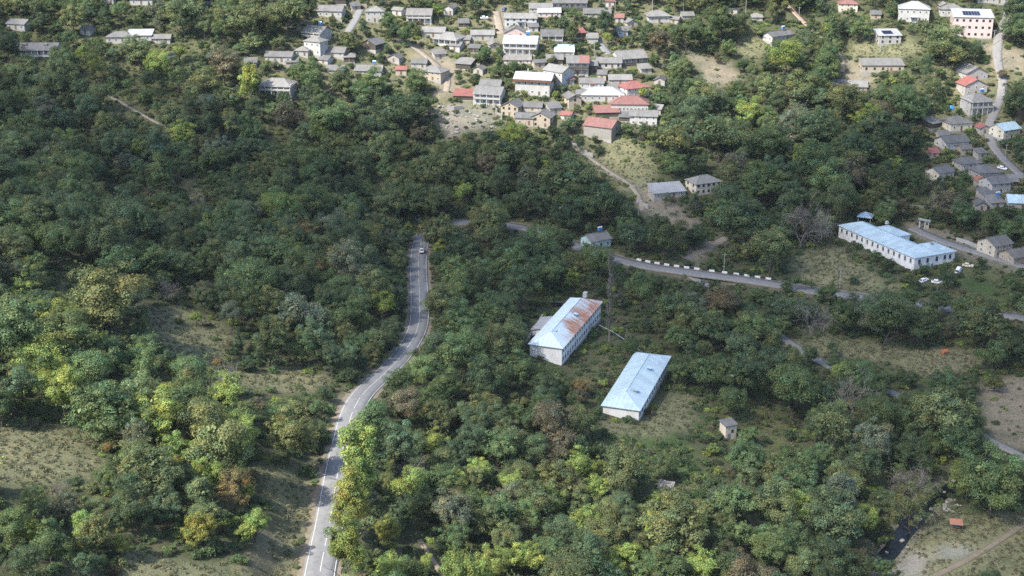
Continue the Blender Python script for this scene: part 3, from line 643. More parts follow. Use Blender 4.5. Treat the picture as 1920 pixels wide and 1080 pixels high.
TBL = [
 (V,30,57,36,3.4,7,-15,'gable',sr,wp,'small white house with grey gable roof standing alone on the wooded slope',{}),
 (V,68,106,78,4.0,8,0,'gable',sr,wp,'long white house with two roof dormers above the dark wooded spur',dict(feats='veranda dormer')),
 (V,224,82,48,3.6,8,4,'hip',sr,wp,'grey hipped white house joined beside a white flat-roofed annex in the woods',{}),
 (V,262,77,44,3.0,7,4,'shed',wr,wp,'white-roofed low house between two grey-roofed ones in the woods',{}),
 (V,303,82,32,2.8,6,2,'gable',sr,gp,'small grey gabled outbuilding at the end of the white-roofed woodland row',{}),
 (V,204,8,18,3.4,7,0,'gable',sr,wp,'small white house half hidden in the highest left trees',{}),
 (V,265,10,42,3.4,8,0,'gable',sr,wp,'grey-roofed white house high in the trees above the woodland row',{}),
 (V,517,180,60,5.6,9,-9,'hip',pr,wp,'two-storey white house with glazed gallery and hipped roof at the wood edge',dict(feats='veranda',storeys=2)),
 (V,522,118,50,3.4,7,-6,'gable',sr,gp,'low grey house with creeper on its gable below the stacked white houses',{}),
 (V,586,78,36,5.2,9,-28,'gable',pr,wp,'white two-storey house with pale gable roof and water tank over a terrace',dict(feats='veranda tank')),
 (V,586,104,32,7.2,7,-26,'hip',pr,wp,'tall white tower-like house with small hipped roof',dict(storeys=2)),
 (V,565,106,25,3.2,6,-10,'hip',pr,wp,'tiny white annex at the foot of the tall tower-like house',{}),
 (V,624,107,42,2.6,8,-12,'gable',sr,gp,'low house under a wide plain grey gable roof beside the tower-like house',{}),
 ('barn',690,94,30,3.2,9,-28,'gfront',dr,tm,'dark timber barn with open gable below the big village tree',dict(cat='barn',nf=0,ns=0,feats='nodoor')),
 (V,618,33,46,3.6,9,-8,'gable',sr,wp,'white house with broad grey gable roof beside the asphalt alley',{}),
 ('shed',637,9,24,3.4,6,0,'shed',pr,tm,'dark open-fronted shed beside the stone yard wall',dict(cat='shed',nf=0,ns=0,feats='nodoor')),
 (V,703,43,34,6.2,8,0,'hip',pr,wp,'white two-storey house partly behind the round village tree',dict(storeys=2)),
 (V,786,43,46,5.0,8,-3,'gable',pr,wp,'white house on a terrace with shaded gallery above the garden lane',dict(feats='veranda')),
 (V,840,29,18,4.0,8,-18,'gfront',sr,wp,'narrow white gable-fronted house behind a bright green tree',{}),
 (V,812,71,42,3.2,8,-8,'gable',pr,gp,'grey gabled house directly behind the white hipped corner house',{}),
 (V,836,86,44,4.2,9,-26,'hip',pr,wp,'white hipped corner house above the bend of the garden lane',dict(feats='veranda')),
 (V,785,128,28,2.8,6,-8,'gable',sr,gp,'small grey outbuilding behind the stone hipped house at the lane',{}),
 (V,806,151,42,4.6,9,-27,'hip',pr,ts,'stone house with pale hipped roof at the end of the garden lane',{}),
 (V,690,141,50,2.4,8,-5,'gable',pr,gp,'long low grey house with roof water tank among orchard trees',dict(feats='tank')),
 (V,628,139,32,2.2,7,-3,'gable',sr,gp,'low grey house half covered by orchard trees',{}),
 (V,1014,24,42,2.6,8,0,'gable',pr,wp,'pale-roofed low house left of the long dark gallery house',{}),
 (V,1068,17,64,4.2,8,0,'gable',sr,wp,'long house with dark shaded gallery above the great village tree',dict(feats='veranda dark')),
 (V,976,51,60,4.8,8,-3,'gable',pr,wp,'white house with blue-framed windows beside the village street',dict(frame='frame_blue',feats='portico')),
 (V,1030,33,42,2.8,6,0,'shed',wr,'pink_plaster','low white-roofed house with pinkish wall below the gallery house',{}),
 (V,1120,33,50,2.4,8,0,'gable',sr,gp,'low grey house with two roof levels right of the great village tree',{}),
 (V,905,76,42,3.2,7,0,'gable',pr,gp,'plain grey house behind the leafy walnut on the terrace',{}),
 ('shed',872,83,17,2.6,5,-10,'shed',pr,gp,'small tin-roofed shed beside the white hipped corner house',dict(cat='shed',nf=1,ns=0)),
 (V,966,71,40,2.8,8,-4,'gfront',sr,'pink_plaster','small house with red-trimmed low gable behind the big white house',dict(nf=2)),
 (V,975,104,62,6.8,10,-8,'gable',wr,wp,'big white two-storey house with white metal roof and blue water tank',dict(feats='tank veranda',storeys=2)),
 (V,1035,77,40,3.4,8,0,'gable',dr,gp,'dark grey gabled house with white window posts below the great tree',dict(feats='veranda')),
 (V,970,120,50,2.2,7,-3,'shed',pr,'pink_plaster','low pale lean-to below the big white two-storey house',{}),
 (V,1058,107,35,2.8,8,-2,'shed',skr,gp,'house with bright pale-blue metal roof among grey roofs',{}),
 (V,1040,121,30,2.8,7,-3,'gable',sr,tm,'dark-walled house with plain grey roof beside the half-red roof',{}),
 (V,1083,143,40,7.6,8,-2,'gable',sr,gp,'two-storey gallery house whose grey roof is half red',dict(feats='veranda dark halfred chimney',storeys=2)),
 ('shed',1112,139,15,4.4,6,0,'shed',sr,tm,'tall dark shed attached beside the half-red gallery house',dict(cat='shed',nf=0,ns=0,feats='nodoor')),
 (V,1142,129,46,3.2,8,0,'gable',pr,wp,'white cottage with pale roof and two dark windows in the garden',dict(nf=4,frame='frame_dark')),
 (V,1186,120,54,3.8,10,20,'gable',pr,wp,'house with wide tan roof turned towards the ravine and dark gallery',dict(feats='veranda dark')),
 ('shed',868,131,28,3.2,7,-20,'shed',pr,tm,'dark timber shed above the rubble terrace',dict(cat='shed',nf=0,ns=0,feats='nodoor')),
 (V,998,180,64,8.2,10,-14,'gable',wr,wp,'large white house with brown wooden fascia under its white roof',dict(feats='fascia chimney',storeys=2,ov=1.1)),
 (V,1036,157,34,6.4,9,-42,'gable',pr,wp,'tall house with blue side wall behind the brown-fascia house',dict(feats='bluewall',storeys=2)),
 (V,914,197,50,6.2,9,-15,'gable',sr,wp,'stilted white house with glazed gallery and stone side beside the ruins',dict(feats='veranda',storeys=2)),
 (V,918,173,38,3.6,8,-12,'gable',sr,gp,'plain grey house right behind the stilted white house',{}),
 ('shed',870,189,40,2.6,7,-8,'shed',mr,tm,'open shed under a rust-brown roof beside the stilted white house',dict(cat='shed',nf=0,ns=0,feats='nodoor')),
 (V,955,219,32,5.2,9,-24,'gfront',dr,ts,'stone gable-fronted house with three small dark windows',dict(nf=3,frame='frame_dark',storeys=2)),
 (V,998,209,34,2.4,6,-8,'gable',dr,ts,'low stone outbuilding with dark roof beside the stone gable house',{}),
 (V,983,236,34,4.0,7,-10,'gable',dr,ts,'dark-roofed stone house in front of the stone gable house',{}),
 (V,1013,239,36,5.0,9,-18,'gfront',sr,ts,'stone gable-fronted house at the brow above the wood',dict(nf=2,frame='frame_dark')),
 (V,1078,202,24,4.8,9,18,'gfront',sr,ts,'narrow house with steep gable and dark open ground floor',dict(nf=1,frame='frame_dark')),
 (V,1109,167,45,3.2,7,-2,'gable',sr,wp,'white cottage with red entrance porch',dict(feats='portico redporch')),
 (V,1163,159,42,2.8,7,0,'gable',pr,gp,'plain low cottage beside the maroon hipped roof',{}),
 (V,1196,183,42,5.0,10,26,'hip',mr,wp,'white house with maroon hipped roof in the orchard',dict(storeys=2)),
 (V,1130,191,78,3.6,11,-2,'hip',wr,wp,'long white house with broad white hipped roof above the red roofs',dict(feats='dish')),
 (V,1180,213,70,4.8,11,-3,'hip',rr,gp,'long house with bright red hipped roof and a band of windows',dict(nf=10,storeys=1)),
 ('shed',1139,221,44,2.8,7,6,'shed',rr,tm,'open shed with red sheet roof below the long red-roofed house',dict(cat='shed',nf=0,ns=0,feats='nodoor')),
 ('stone_building',1120,261,50,6.2,11,-28,'gable',rr,stw,'windowless grey stone building with red gable roof on the brow',dict(cat='building',nf=0,ns=1,feats='nodoor',rise=2.6,frame='frame_dark')),
 (V,1206,235,50,4.6,8,-8,'gable',sr,wp,'white house with pale hipped roof right of the stone red-roofed building',dict(storeys=2)),
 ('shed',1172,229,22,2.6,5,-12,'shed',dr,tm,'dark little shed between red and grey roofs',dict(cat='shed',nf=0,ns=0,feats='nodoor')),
 (V,1236,43,40,4.0,9,8,'hip',pr,wp,'house with pale hipped roof and metal ridge near the utility poles',dict(ov=.8)),
 (V,1290,40,22,3.2,6,8,'gable',sr,gp,'small grey house beside the second utility pole',{}),
 ('shed',1372,28,19,3.2,6,-28,'flat',dr,gp,'boxy grey flat-roofed shed at the dirt track',dict(cat='shed',nf=1)),
 ('shed',1420,39,19,2.0,5,0,'shed',pr,gp,'low pale shed in bushes beside the dirt track',dict(cat='shed',nf=1,ns=0)),
 (V,1468,77,46,3.2,7,34,'gable',dr,wp,'long grey-roofed house with white lit gable end on the ravine edge',dict(feats='tank')),
 (V,1143,14,16,3.4,6,-6,'shed',rr,wp,'small house with pinkish red lean-to roof above the poles',dict(nf=1)),
 (V,1161,43,16,3.0,6,-4,'gable',rr,wp,'tiny red-roofed house behind dark village trees',dict(nf=1)),
 (V,1167,69,20,3.4,6,0,'gable',sr,'blue_plaster','bluish house deep in tree shade by the shaded street',{}),
 ('shed',1111,82,20,3.0,6,0,'shed',pr,gp,'pale square-roofed shed at the top of the shaded street',dict(cat='shed',nf=0,ns=0)),
 (V,1590,23,34,4.6,9,-6,'hip',rr,crp,'cream house with red hipped roof above the conifer',{}),
 ('community_building',1712,42,54,7.2,12,-14,'hip',wr,wp,'white two-storey public building with white hipped roof and arched entry',dict(cat='building',storeys=2,nf=5,feats='portico')),
 (V,1784,31,42,4.0,9,-6,'hip',sr,wp,'single-storey house with grey hipped roof between the two public buildings',dict(nf=4)),
 ('apartment_building',1822,71,70,10.6,13,-9,'shed',wr,'pink_plaster','pink three-storey block with white roof and solar panels',dict(cat='building',storeys=3,nf=6,rise=2.2,frame='frame_dark',feats='solar nodoor',wwid=1.2)),
 ('chapel_building',1668,83,42,4.6,9,4,'shed',wr,wp,'white box-shaped building with white roof and solar panels on the dry slope',dict(cat='building',nf=3,rise=1.8,feats='solar nodoor',frame='frame_dark')),
 ('roofless_building',1655,136,78,3.8,8,0,'shed',pr,ts,'long half-ruined stone building with pale roof strip',dict(cat='building',nf=5,frame='frame_dark')),
 (V,1862,7,58,3.2,8,0,'gable',wr,wp,'long white building along the grassy bank above the pink block',{}),
 (V,1592,171,64,2.6,9,-10,'gable',pr,gp,'long low grey-roofed house sunk among ravine trees',{}),
 (V,1831,152,44,4.2,10,14,'gfront',sr,gp,'grey gable-fronted house at the head of the row along the village lane',dict(nf=3)),
 (V,1829,179,44,5.2,9,12,'gfront',mr,gp,'gable-fronted house with half maroon roof in the row along the village lane',dict(nf=3)),
 (V,1838,216,44,7.4,9,14,'hip',pr,wp,'two-storey white house with balcony and blue wall panels along the lane',dict(feats='veranda bluewall tank',storeys=2)),
 (V,1802,246,44,4.0,10,14,'hip',sr,crp,'grey hipped house below the balcony house',{}),
 ('shed',1756,241,22,2.8,6,34,'shed',sr,tm,'dark leaning shed beside the blue barrel yard',dict(cat='shed',nf=0,ns=0,feats='nodoor')),
 (V,1795,280,48,3.6,9,20,'gable',dr,wp,'low dark-roofed house among trees below the hipped cream house',{}),
 (V,1774,337,34,3.6,8,32,'gable',dr,crp,'isolated dark-roofed cottage in the shaded orchard',{}),
 (V,1820,319,38,3.4,8,14,'hip',dr,gp,'dark hipped house behind the pointed cypress',{}),
 (V,1856,339,42,4.0,10,14,'hip',dr,gp,'wide dark-grey roofed house beside the parked lane car',{}),
 (V,1876,363,40,4.8,9,20,'gable',dr,wp,'white two-storey house with blue door panels below the dark wide roof',dict(storeys=2,feats='bluewall')),
 ('porch_shelter',1840,352,16,3.0,4,10,'shed','orange_roof',wp,'little porch shelter with orange roof',dict(cat='shelter',nf=1,ns=0)),
 ('shed',1860,374,34,2.4,6,18,'shed',dr,gp,'flat grey shed below the white two-storey lane house',dict(cat='shed',nf=1,ns=0)),
 ('shed',1870,390,26,2.6,6,10,'shed',pr,wp,'pale-roofed shed next to the blue water tank',dict(cat='shed',nf=1,ns=0,feats='tank')),
 (V,1908,394,34,3.4,9,-8,'gable',skr,wp,'house with bright pale-blue roof below the lane houses',{}),
 (V,1896,260,38,4.6,9,28,'gable',skr,crp,'cream house with light blue metal roof across the village lane',{}),
 (V,1880,480,40,4.8,9,28,'gable',sr,crp,'cream two-storey house with split grey roof above the yard lane',dict(storeys=2)),
 (V,1915,494,36,3.0,8,24,'gable',sr,ts,'tan stone cottage beside the yard lane',{}),
 ('roadside_house',1127,466,38,3.8,8,30,'gable',sr,'turquoise_wall','small turquoise-walled house with blue tank above the road',dict(feats='tank',group='roadside houses')),
 ('roadside_house',1328,364,50,5.4,9,24,'hip',pr,crp,'two-storey cream house with pale hipped roof above the side track',dict(storeys=2,nf=5,frame='frame_dark',group='roadside houses')),
 ('roadside_house',1256,372,60,3.0,8,16,'shed',wr,gp,'low house with white sheet roof half hidden by a dark tree',dict(group='roadside houses')),
]
for row in TBL:
    nm, px, py, wpx, h, dp, rot, kd, rf, wl_, lab, kw = row
    house(nm, px, py, wpx, h, dp, rot, kd, rf, wl_, lab, **kw)
# small outbuildings between the houses
OUT = [(548,128,22),(606,120,18),(655,118,20),(738,118,22),(752,142,20),(826,112,22),(852,96,20),(888,100,20),(928,92,18),(1012,128,20),(1066,160,22),(1092,186,22),(1150,176,18),(1236,160,20),(1228,214,20),(1042,214,22),(1060,226,18),(938,178,18),(896,140,18),(1128,150,16),(1212,138,20),(1000,60,18),(1090,72,18),(1186,52,20),(1262,44,18),(668,20,16),(744,30,18),(870,52,18),(1846,252,20),(1812,290,20),(1842,296,18),(1770,262,18),(1898,350,20),(1840,396,20),(1752,296,16),(470,128,22),(160,66,20),(380,20,20),(1772,22,18),(1642,36,18)]
for i, (px, py, wpx) in enumerate(OUT):
    P0, _ = hit(px, py); q = min(HOUSES, key=lambda h: math.hypot(h[0]-P0[0][0], h[1]-P0[0][1])-h[2])
    rfm = [sr, dr, pr, dr, mr, sr][i % 6]; kdm = ['shed', 'gable', 'shed', 'gfront', 'gable'][i % 5]; wlm = [gp, tm, ts, wp, gp][(i*3) % 5]
    t = q[3]
    for cut in (' with ', ' beside ', ' behind ', ' in ', ' at ', ' below ', ' among ', ' under ', ' above ', ' right ', ' left ', ' over ', ' along ', ' half hidden', ' standing ', ' partly ', ' directly ', ' turned ', ' whose ', ' joined ', ' near ', ' and ', ' between ', ' on ', ' deep ', ' sunk ', ' next ', ' across ', ' towards '): t = t.split(cut)[0]
    house('outbuilding', px, py, wpx, 2.3+1.1*rng.random(), 4+2.5*rng.random(), float(rng.choice([-25, -12, -4, 6, 18])), kdm, rfm, wlm, ('%s-roofed %s outbuilding by the %s' % ({sr: 'grey', dr: 'dark', pr: 'pale', mr: 'rust'}[rfm], {gp: 'grey', tm: 'timber', ts: 'stone', wp: 'white'}[wlm], ' '.join(t.split()[:9]))), cat='outbuilding', nf=1, ns=0, group='outbuildings between the houses')
# ------------------------------------------------------------------ the large blue-roofed buildings
def seams(rf, planes, step, mat):
    """standing seams, one rib each, down every slope"""
    for p in planes:
        P = [np.array(v, float) for v in p]
        a, b = P[0], P[1]; top = P[2:] if len(P) == 4 else [P[2], P[2]]
        ln = np.linalg.norm(b-a); n = int(ln/step)
        for i in range(1, n):
            t = i/n; lo = a*(1-t)+b*t; e = (b-a)/ln
            # climb perpendicular to the eave until the slope ends
            u = (top[1]+top[0])/2-(a+b)/2; u = u-e*np.dot(u, e)
            s = t*ln; sa = np.dot(top[1]-a, e); sb = np.dot(top[0]-a, e)
            k = 1.0
            if s < sa: k = s/max(sa, 1e-6)
            if s > sb: k = min(k, (ln-s)/max(ln-sb, 1e-6))
            hi = lo+u*k
            if k > .08: MB().bar(lo+np.array((0, 0, .02)), hi+np.array((0, 0, .02)), .07, n=4).build('seam', mat, rf)
def hatch(rf, x, y, z, mat='frame_blue'):
    d = MB().box((x-.5, y-.5, z-.6), (x+.5, y+.6, z+.7)); o = d.build('roof_hatch', mat, rf)
    MB().poly([(x-.7, y-.7, z+.7), (x+.7, y-.7, z+.7), (x+.7, y+.8, z+.95), (x-.7, y+.8, z+.95)], .08).build('hatch_cover', 'blue_roof', o)
o, w_, rf, pls = house('school_building', 1053, 686, 0, 6.6, 11.0, 70.2, 'hip', 'rusty_blue_roof', 'bright_plaster', 'two-storey long white building with rust-streaked blue roof', cat='building', rise=2.5, nf=17, ns=0, storeys=2, frame='frame_white', anchor='corner', group='long blue-roofed buildings', length=45.0, sill=True, whgt=1.7, wwid=1.5, ov=.6, inset=5.5, feats='nodoor', below=2)
seams(rf, pls, 1.5, 'rusty_blue_roof'); hatch(rf, 7.6, 5.0, 8.2); hatch(rf, 25, 3.0, 8.0)
for i in range(17):
    pass
MB().box((42.5, 4.6, 8.2), (44.2, 6.0, 9.9)).build('chimney', 'white_plaster', rf)
an = MB().box((17, 11.001, -2), (29, 16, 4.2)).build('annex_wall', 'bright_plaster', o)
MB().poly([(16.6, 11.05, 5.35), (16.6, 16.6, 4.25), (29.4, 16.6, 4.25), (29.4, 11.05, 5.35)][::-1], .14).build('annex_roof', 'white_roof', an)
MB().box((8, 11.001, 0.3), (9.6, 12.4, 3.2)).build('entrance_porch', wp, o); add_door(o, (8.8, 12.4, .36), math.pi, 'wood', 1.2, 2.2)
for x in (15, 31): MB().bar((x, -.12, 0), (x, -.12, 6.3), .06, n=6).build('downpipe', 'blue_plaster', o)
o, w_, rf, pls = house('long_hall', 1197, 792, 0, 4.4, 11.0, 71.7, 'hip', 'blue_roof', 'bright_plaster', 'single-storey long white hall with clean pale-blue roof', cat='building', rise=2.2, nf=13, ns=0, storeys=1, frame='frame_blue', anchor='corner', group='long blue-roofed buildings', length=43.0, sill=True, whgt=1.6, wwid=1.1, ov=.6, inset=6.0, below=2)
seams(rf, pls, 1.5, 'blue_roof'); hatch(rf, 9, 3.2, 5.6); hatch(rf, 27, 3.0, 5.6)
# L-shaped pale-blue roofed building on its knoll
P, Z = hit(1712, 512); P = P[0]; th = R_(-65.0)
Lw = 46.0; c, s = math.cos(th), math.sin(th); ox, oy = P[0]-c*Lw, P[1]-s*Lw
o = empty('clinic_building', (ox, oy, P[2]), th); tag(o, 'angled white building with seamed pale-blue roof and rear wings on the knoll', 'building')
HH = 6.4
def wing(x0, y0, x1, y1, h, rise, axis, dz):
    lw, dw = (x1-x0, y1-y0)
    MB().box((x0, y0, -5), (x1, y1, h-.06+dz)).build('wall', 'bright_plaster', o)
    if axis == 'x':
        pl = roof_planes('hip', lw, dw, h+dz, rise, .55); pl = [[(p[0]+x0, p[1]+y0, p[2]) for p in q] for q in pl]
    else:
        pl = roof_planes('hip', dw, lw, h+dz, rise, .55); pl = [[(x1-p[1], y0+p[0], p[2]) for p in q] for q in pl]
    rf = MB().poly(pl[0], .14).build('roof', 'blue_roof', o)
    for q in pl[1:]: MB().poly(q, .14).build('roof_slope', 'blue_roof', rf)
    seams(rf, pl, 1.5, 'blue_roof'); return rf
ra = wing(0, 0, 46, 12, HH, 2.3, 'x', 0); rb = wing(33.9, .02, 46.02, 20, HH, 2.25, 'y', .012); rc = wing(9, 9, 22, 18, HH, 1.8, 'y', .02); rd = wing(25, 10, 31, 16, HH-2, 1.2, 'y', 0)
for x in np.linspace(2, 44, 14):
    add_window(o, (x, 0, 3.5), 0, 1.2, 1.9, 'frame_white', True)
    add_window(o, (x, 0, .2), 0, .9, .9, 'frame_blue', True)
for y in (2.5, 6.5, 11, 15, 17.6): add_window(o, (46.02, y, 3.3), math.pi/2, 1.2, 1.9, 'frame_blue', True)
add_door(o, (46.02, 9, .3), math.pi/2, 'frame_blue', 1.2, 2.3)
MB().box((12.5, 13, 8.6), (13.5, 14, 9.8)).build('chimney', 'white_plaster', rc)
MB().box((40, 12, 7.8), (41.2, 13.2, 9.0)).build('roof_hatch', 'steel', rb)
def lcl(x, y): return ox+c*x-s*y, oy+s*x+c*y
FOOT.append((*lcl(23, 6), 26, 46, 12, th)); FOOT.append((*lcl(40, 12), 11, 12, 20, th)); FOOT.append((*lcl(16, 13), 9, 13, 10, th))
cor = np.array([(*lcl(x, y), P[2]+z) for x in (0, 12, 23, 34, 46) for y in (0, 12) for z in (2.5, HH, HH+1.5)]+[(*lcl(46, 20), P[2]+z) for z in (2.5, HH)])
u, v, zz = proj(cor); KEEP.append((u, v, float(zz.max())))
# small structures
def spot(px, py): P, Z = hit(px, py); return P[0], Z[0]
P, Z = spot(1608, 418)
o = empty('garden_pavilion', P, R_(-25)); tag(o, 'small pavilion with pyramid blue roof behind the angled blue-roofed building', 'pavilion')
pl = roof_planes('hip', 5.2, 5.2, 3.2, 1.4, .6)
rf = MB().poly(pl[0], .1).build('roof', 'sky_roof', o); [MB().poly(q, .1).build('roof_slope', 'sky_roof', rf) for q in pl[1:]]
for x in (.1, 5.1):
    for y in (.1, 5.1): MB().box((x-.1, y-.1, -1), (x+.1, y+.1, 3.15)).build('post', 'frame_white', o)
MB().box((-.1, -.1, -1), (5.3, 5.3, .25)).build('floor', 'concrete', o); KEEP.append((*[np.array(q) for q in proj(np.array([[P[0]+a, P[1]+b_, P[2]+3.5] for a in (0, 5) for b_ in (0, 4)]))[:2]], Z))
P, Z = spot(1722, 428)
o = empty('white_gateway', P, R_(-15)); tag(o, 'white plastered gateway with sloping cap beside the yard lane', 'gateway')
for x in (0, 2.2, 3.6): MB().box((x, 0, -1), (x+.5, .6, 3.4)).build('pillar', wp, o)
MB().poly([(-.4, -.4, 3.9), (4.6, -.4, 3.4), (4.6, 1.4, 3.6), (-.4, 1.4, 4.1)], .3).build('cap', 'white_roof', o)
MB().box((2.7, .1, -1), (3.6, .4, 1.6)).build('panel', wp, o)
KEEP.append((np.array([1713, 1735]), np.array([402, 426]), Z))
P, Z = spot(1370, 824)
o = empty('transformer_hut', P, R_(24)); tag(o, 'tall narrow white hut with grey cap standing among trees', 'hut')
MB().box((-1.9, 0, -2), (1.9, 3.4, 4.6)).build('wall', crp, o)
MB().poly([(-2.2, -.3, 4.75), (2.2, -.3, 4.75), (2.2, 3.7, 5.3), (-2.2, 3.7, 5.3)], .25).build('roof', 'dark_slate_roof', o)
add_window(o, (.4, 0, 2.2), 0, .9, .9, 'frame_dark'); add_door(o, (-.8, 0, .1), 0, 'steel', 1.0, 2.0)
KEEP.append((np.array([1358, 1386]), np.array([793, 822]), Z)); FOOT.append((P[0], P[1]+1.7, 3, 4, 4, 0))
P, Z = spot(1246, 928)
o = empty('ruined_shed', P, R_(-20)); tag(o, 'ruined plank-roofed shed in the bramble clearing below the long hall', 'shed')
MB().box((-1.9, 0, -1.5), (1.9, 2.6, 1.9)).build('wall', 'grey_plaster', o)
for i in range(8): MB().poly([(-2.2+i*.55, -.3, 2.0), (-1.72+i*.55, -.3, 2.0+rng.random()*.06), (-1.72+i*.55, 3.0, 2.9), (-2.2+i*.55, 3.0, 2.9)], .08).build('plank', 'pale_bark', o)
KEEP.append((np.array([1230, 1260]), np.array([905, 926]), Z))
P, Z = spot(1792, 992)
o = empty('picnic_shelter', P, R_(-12)); tag(o, 'small red-roofed picnic shelter on the stream meadow', 'shelter')
MB().poly([(-1.7, -1.1, 1.9), (1.7, -1.1, 1.9), (1.5, 1.2, 2.5), (-1.9, 1.2, 2.5)], .08).build('roof', 'orange_roof', o)
for x, y, z in ((-1.5, -.9, 1.9), (1.5, -.9, 1.9), (1.4, 1.0, 2.4), (-1.6, 1.0, 2.4)): MB().bar((x, y, -.5), (x, y, z), .06, n=5).build('post', 'wood', o)
MB().box((-1.0, -.4, .68), (1.0, .4, .74)).build('table_top', 'frame_blue', o)
for y in (-.85, .75): MB().box((-1.0, y-.15, .40), (1.0, y+.15, .45)).build('bench', 'wood', o)
for x in (-.7, .7): MB().box((x-.05, -.8, -.4), (x+.05, .8, .40)).build('leg', 'wood', o); MB().box((x-.05, -.1, .4), (x+.05, .1, .68)).build('leg', 'wood', o)
KEEP.append((np.array([1778, 1806]), np.array([980, 1000]), Z))
P, Z = spot(1771, 664)
o = empty('orange_tank', P, 0.4); tag(o, 'rusty orange tank lying in dry grass beside the trees', 'tank')
MB().bar((-1.0, 0, 1.0), (1.0, 0, 1.0), .75, n=12).build('drum', 'plastic_orange', o, smooth=False)
for x in (-.6, .6): MB().box((x-.1, -.6, -.4), (x+.1, .6, .45)).build('cradle', 'steel', o)
KEEP.append((np.array([1764, 1778]), np.array([653, 666]), Z))
P, Z = spot(1783, 203)
o = empty('tarpaulin', P, .3); tag(o, 'bright blue tarpaulin over a heap beside the balcony house', 'tarpaulin')
tv = [(math.cos(a)*r*2.0, math.sin(a)*r*1.5, (1-r*r)*1.7+.25*math.sin(5*a)*r*(1-r)-.2) for r in (0, .35, .7, 1.0) for a in np.linspace(0, 2*math.pi, 12, endpoint=False)]
tf = [(12*k+i, 12*k+(i+1) % 12, 12*k+12+(i+1) % 12, 12*k+12+i) for k in range(3) for i in range(12)]
link('sheet', mesh('sheet', tv, tf, 'tarp_blue'), o); MB().box((-1.2, -.8, -.6), (1.2, .8, .7)).build('heap', 'grey_wood', o)
KEEP.append((np.array([1775, 1790]), np.array([190, 200]), Z))
P, Z = spot(835, 412)
o = empty('road_barrier', P, .1); tag(o, 'red and white striped barrier at the hairpin bend', 'barrier')
for i in range(7): MB().box((-2.1+i*.6, -.05, .75), (-1.5+i*.6, .05, 1.15)).build('stripe', 'plastic_orange' if i % 2 == 0 else 'block_white', o)
for x in (-1.8, 1.8): MB().box((x-.08, -.25, -.3), (x+.08, .25, .75)).build('leg', 'steel', o)
KEEP.append((np.array([826, 846]), np.array([404, 412]), Z))
# walls and retaining banks
def wall_run(name, pts, h, th_, mat, label, cap=None, cat='wall', below=1.5):
    P, Z = hit([p[0] for p in pts], [p[1] for p in pts])
    o = empty(name, P[0]); tag(o, label, cat)
    for a, b in zip(P[:-1], P[1:]):
        d = b-a; ln = math.hypot(d[0], d[1]); n = max(1, int(ln/3.0))
        for i in range(n):
            q0 = a+d*i/n-P[0]; q1 = a+d*(i+1)/n-P[0]; ang = math.atan2(d[1], d[0]); z = min(q0[2], q1[2])
            MB().box((0, -th_/2, -below), (ln/n+.02, th_/2, h+rng.random()*.12)).build('wall_section', mat, o, tuple((q0[0], q0[1], z)), ang)
    u, v, zz = proj(P+np.array((0, 0, h*.6))); KEEP.append((u, v, float(zz.min())))
    return o
wall_run('terrace_wall', [(1066, 268), (1090, 285), (1112, 296)], 2.2, .5, 'concrete', 'concrete retaining wall stepping down beside the stone red-roofed building')
wall_run('yard_wall', [(1194, 378), (1216, 392)], 2.0, .35, 'white_plaster', 'white yard wall with turquoise gate at the foot of the hill path')
wall_run('stone_wall', [(660, 14), (688, 15)], 2.2, .4, 'tan_stone', 'rubble stone yard wall beside the dark open shed')
wall_run('retaining_wall', [(986, 645), (1003, 618), (1017, 596)], 1.2, .5, 'concrete', 'dark concrete kerb wall along the yard behind the rust-streaked building')
wall_run('lane_wall', [(1793, 452), (1815, 458), (1840, 470)], 1.5, .35, 'white_plaster', 'low white broken wall lining the yard lane')
wall_run('ruin_wall', [(838, 206), (852, 210), (868, 204)], 2.6, .6, 'rock', 'broken stone wall standing in the rubble terrace')
wall_run('ruin_wall', [(925, 200), (932, 216), (942, 226)], 3.0, .6, 'rock', 'ruined stone corner below the stilted white house')
wall_run('field_wall', [(1120, 318), (1140, 327), (1165, 338), (1192, 352)], .7, .35, 'rock', 'low pale drystone wall along the hill path')
for pts, wh in (([(716,132),(742,136),(760,131)], 'above the low orchard houses'), ([(1088,150),(1120,152)], 'below the half-red gallery house'), ([(1210,146),(1236,150),(1250,146)], 'behind the maroon-roofed orchard house'), ([(1700,388),(1760,394),(1820,398)], 'along the grass patch above the yard lane'), ([(880,118),(900,124)], 'beside the dark timber shed')):
    wall_run('garden_fence', pts, 1.3, .1, 'grey_wood', 'weathered board fence '+wh, cat='fence', below=.8)
# rubble stones
def rock_mesh(seed):
    r = np.random.default_rng(seed); bm = bmesh.new(); bmesh.ops.create_icosphere(bm, subdivisions=1, radius=.5)
    for v in bm.verts: v.co = v.co*(0.75+r.random()*.5); v.co.z *= .7
    me = bpy.data.meshes.new('boulder'); bm.to_mesh(me); bm.free(); me.materials.append(MATS['rock']); return me
RM = [rock_mesh(k) for k in range(5)]
def boulder(px, py, s, label, group):
    P, Z = spot(px, py); o = link('boulder', RM[rng.integers(5)], None, (P[0], P[1], P[2]+.1*s), rng.random()*6); o.scale = (s, s*(.7+.5*rng.random()), s*.8); tag(o, label, 'boulder', group)
for i in range(85): boulder(816+rng.random()*114, 196+rng.random()*60, .6+2.0*rng.random()**2, 'pale broken stone lying on the rubble terrace', 'stones on the rubble terrace')
for i in range(22): boulder(1768+rng.random()*34, 938+rng.random()*22, .6+rng.random()*.9, 'grey boulder heaped in the stream bed', 'boulders in the stream')
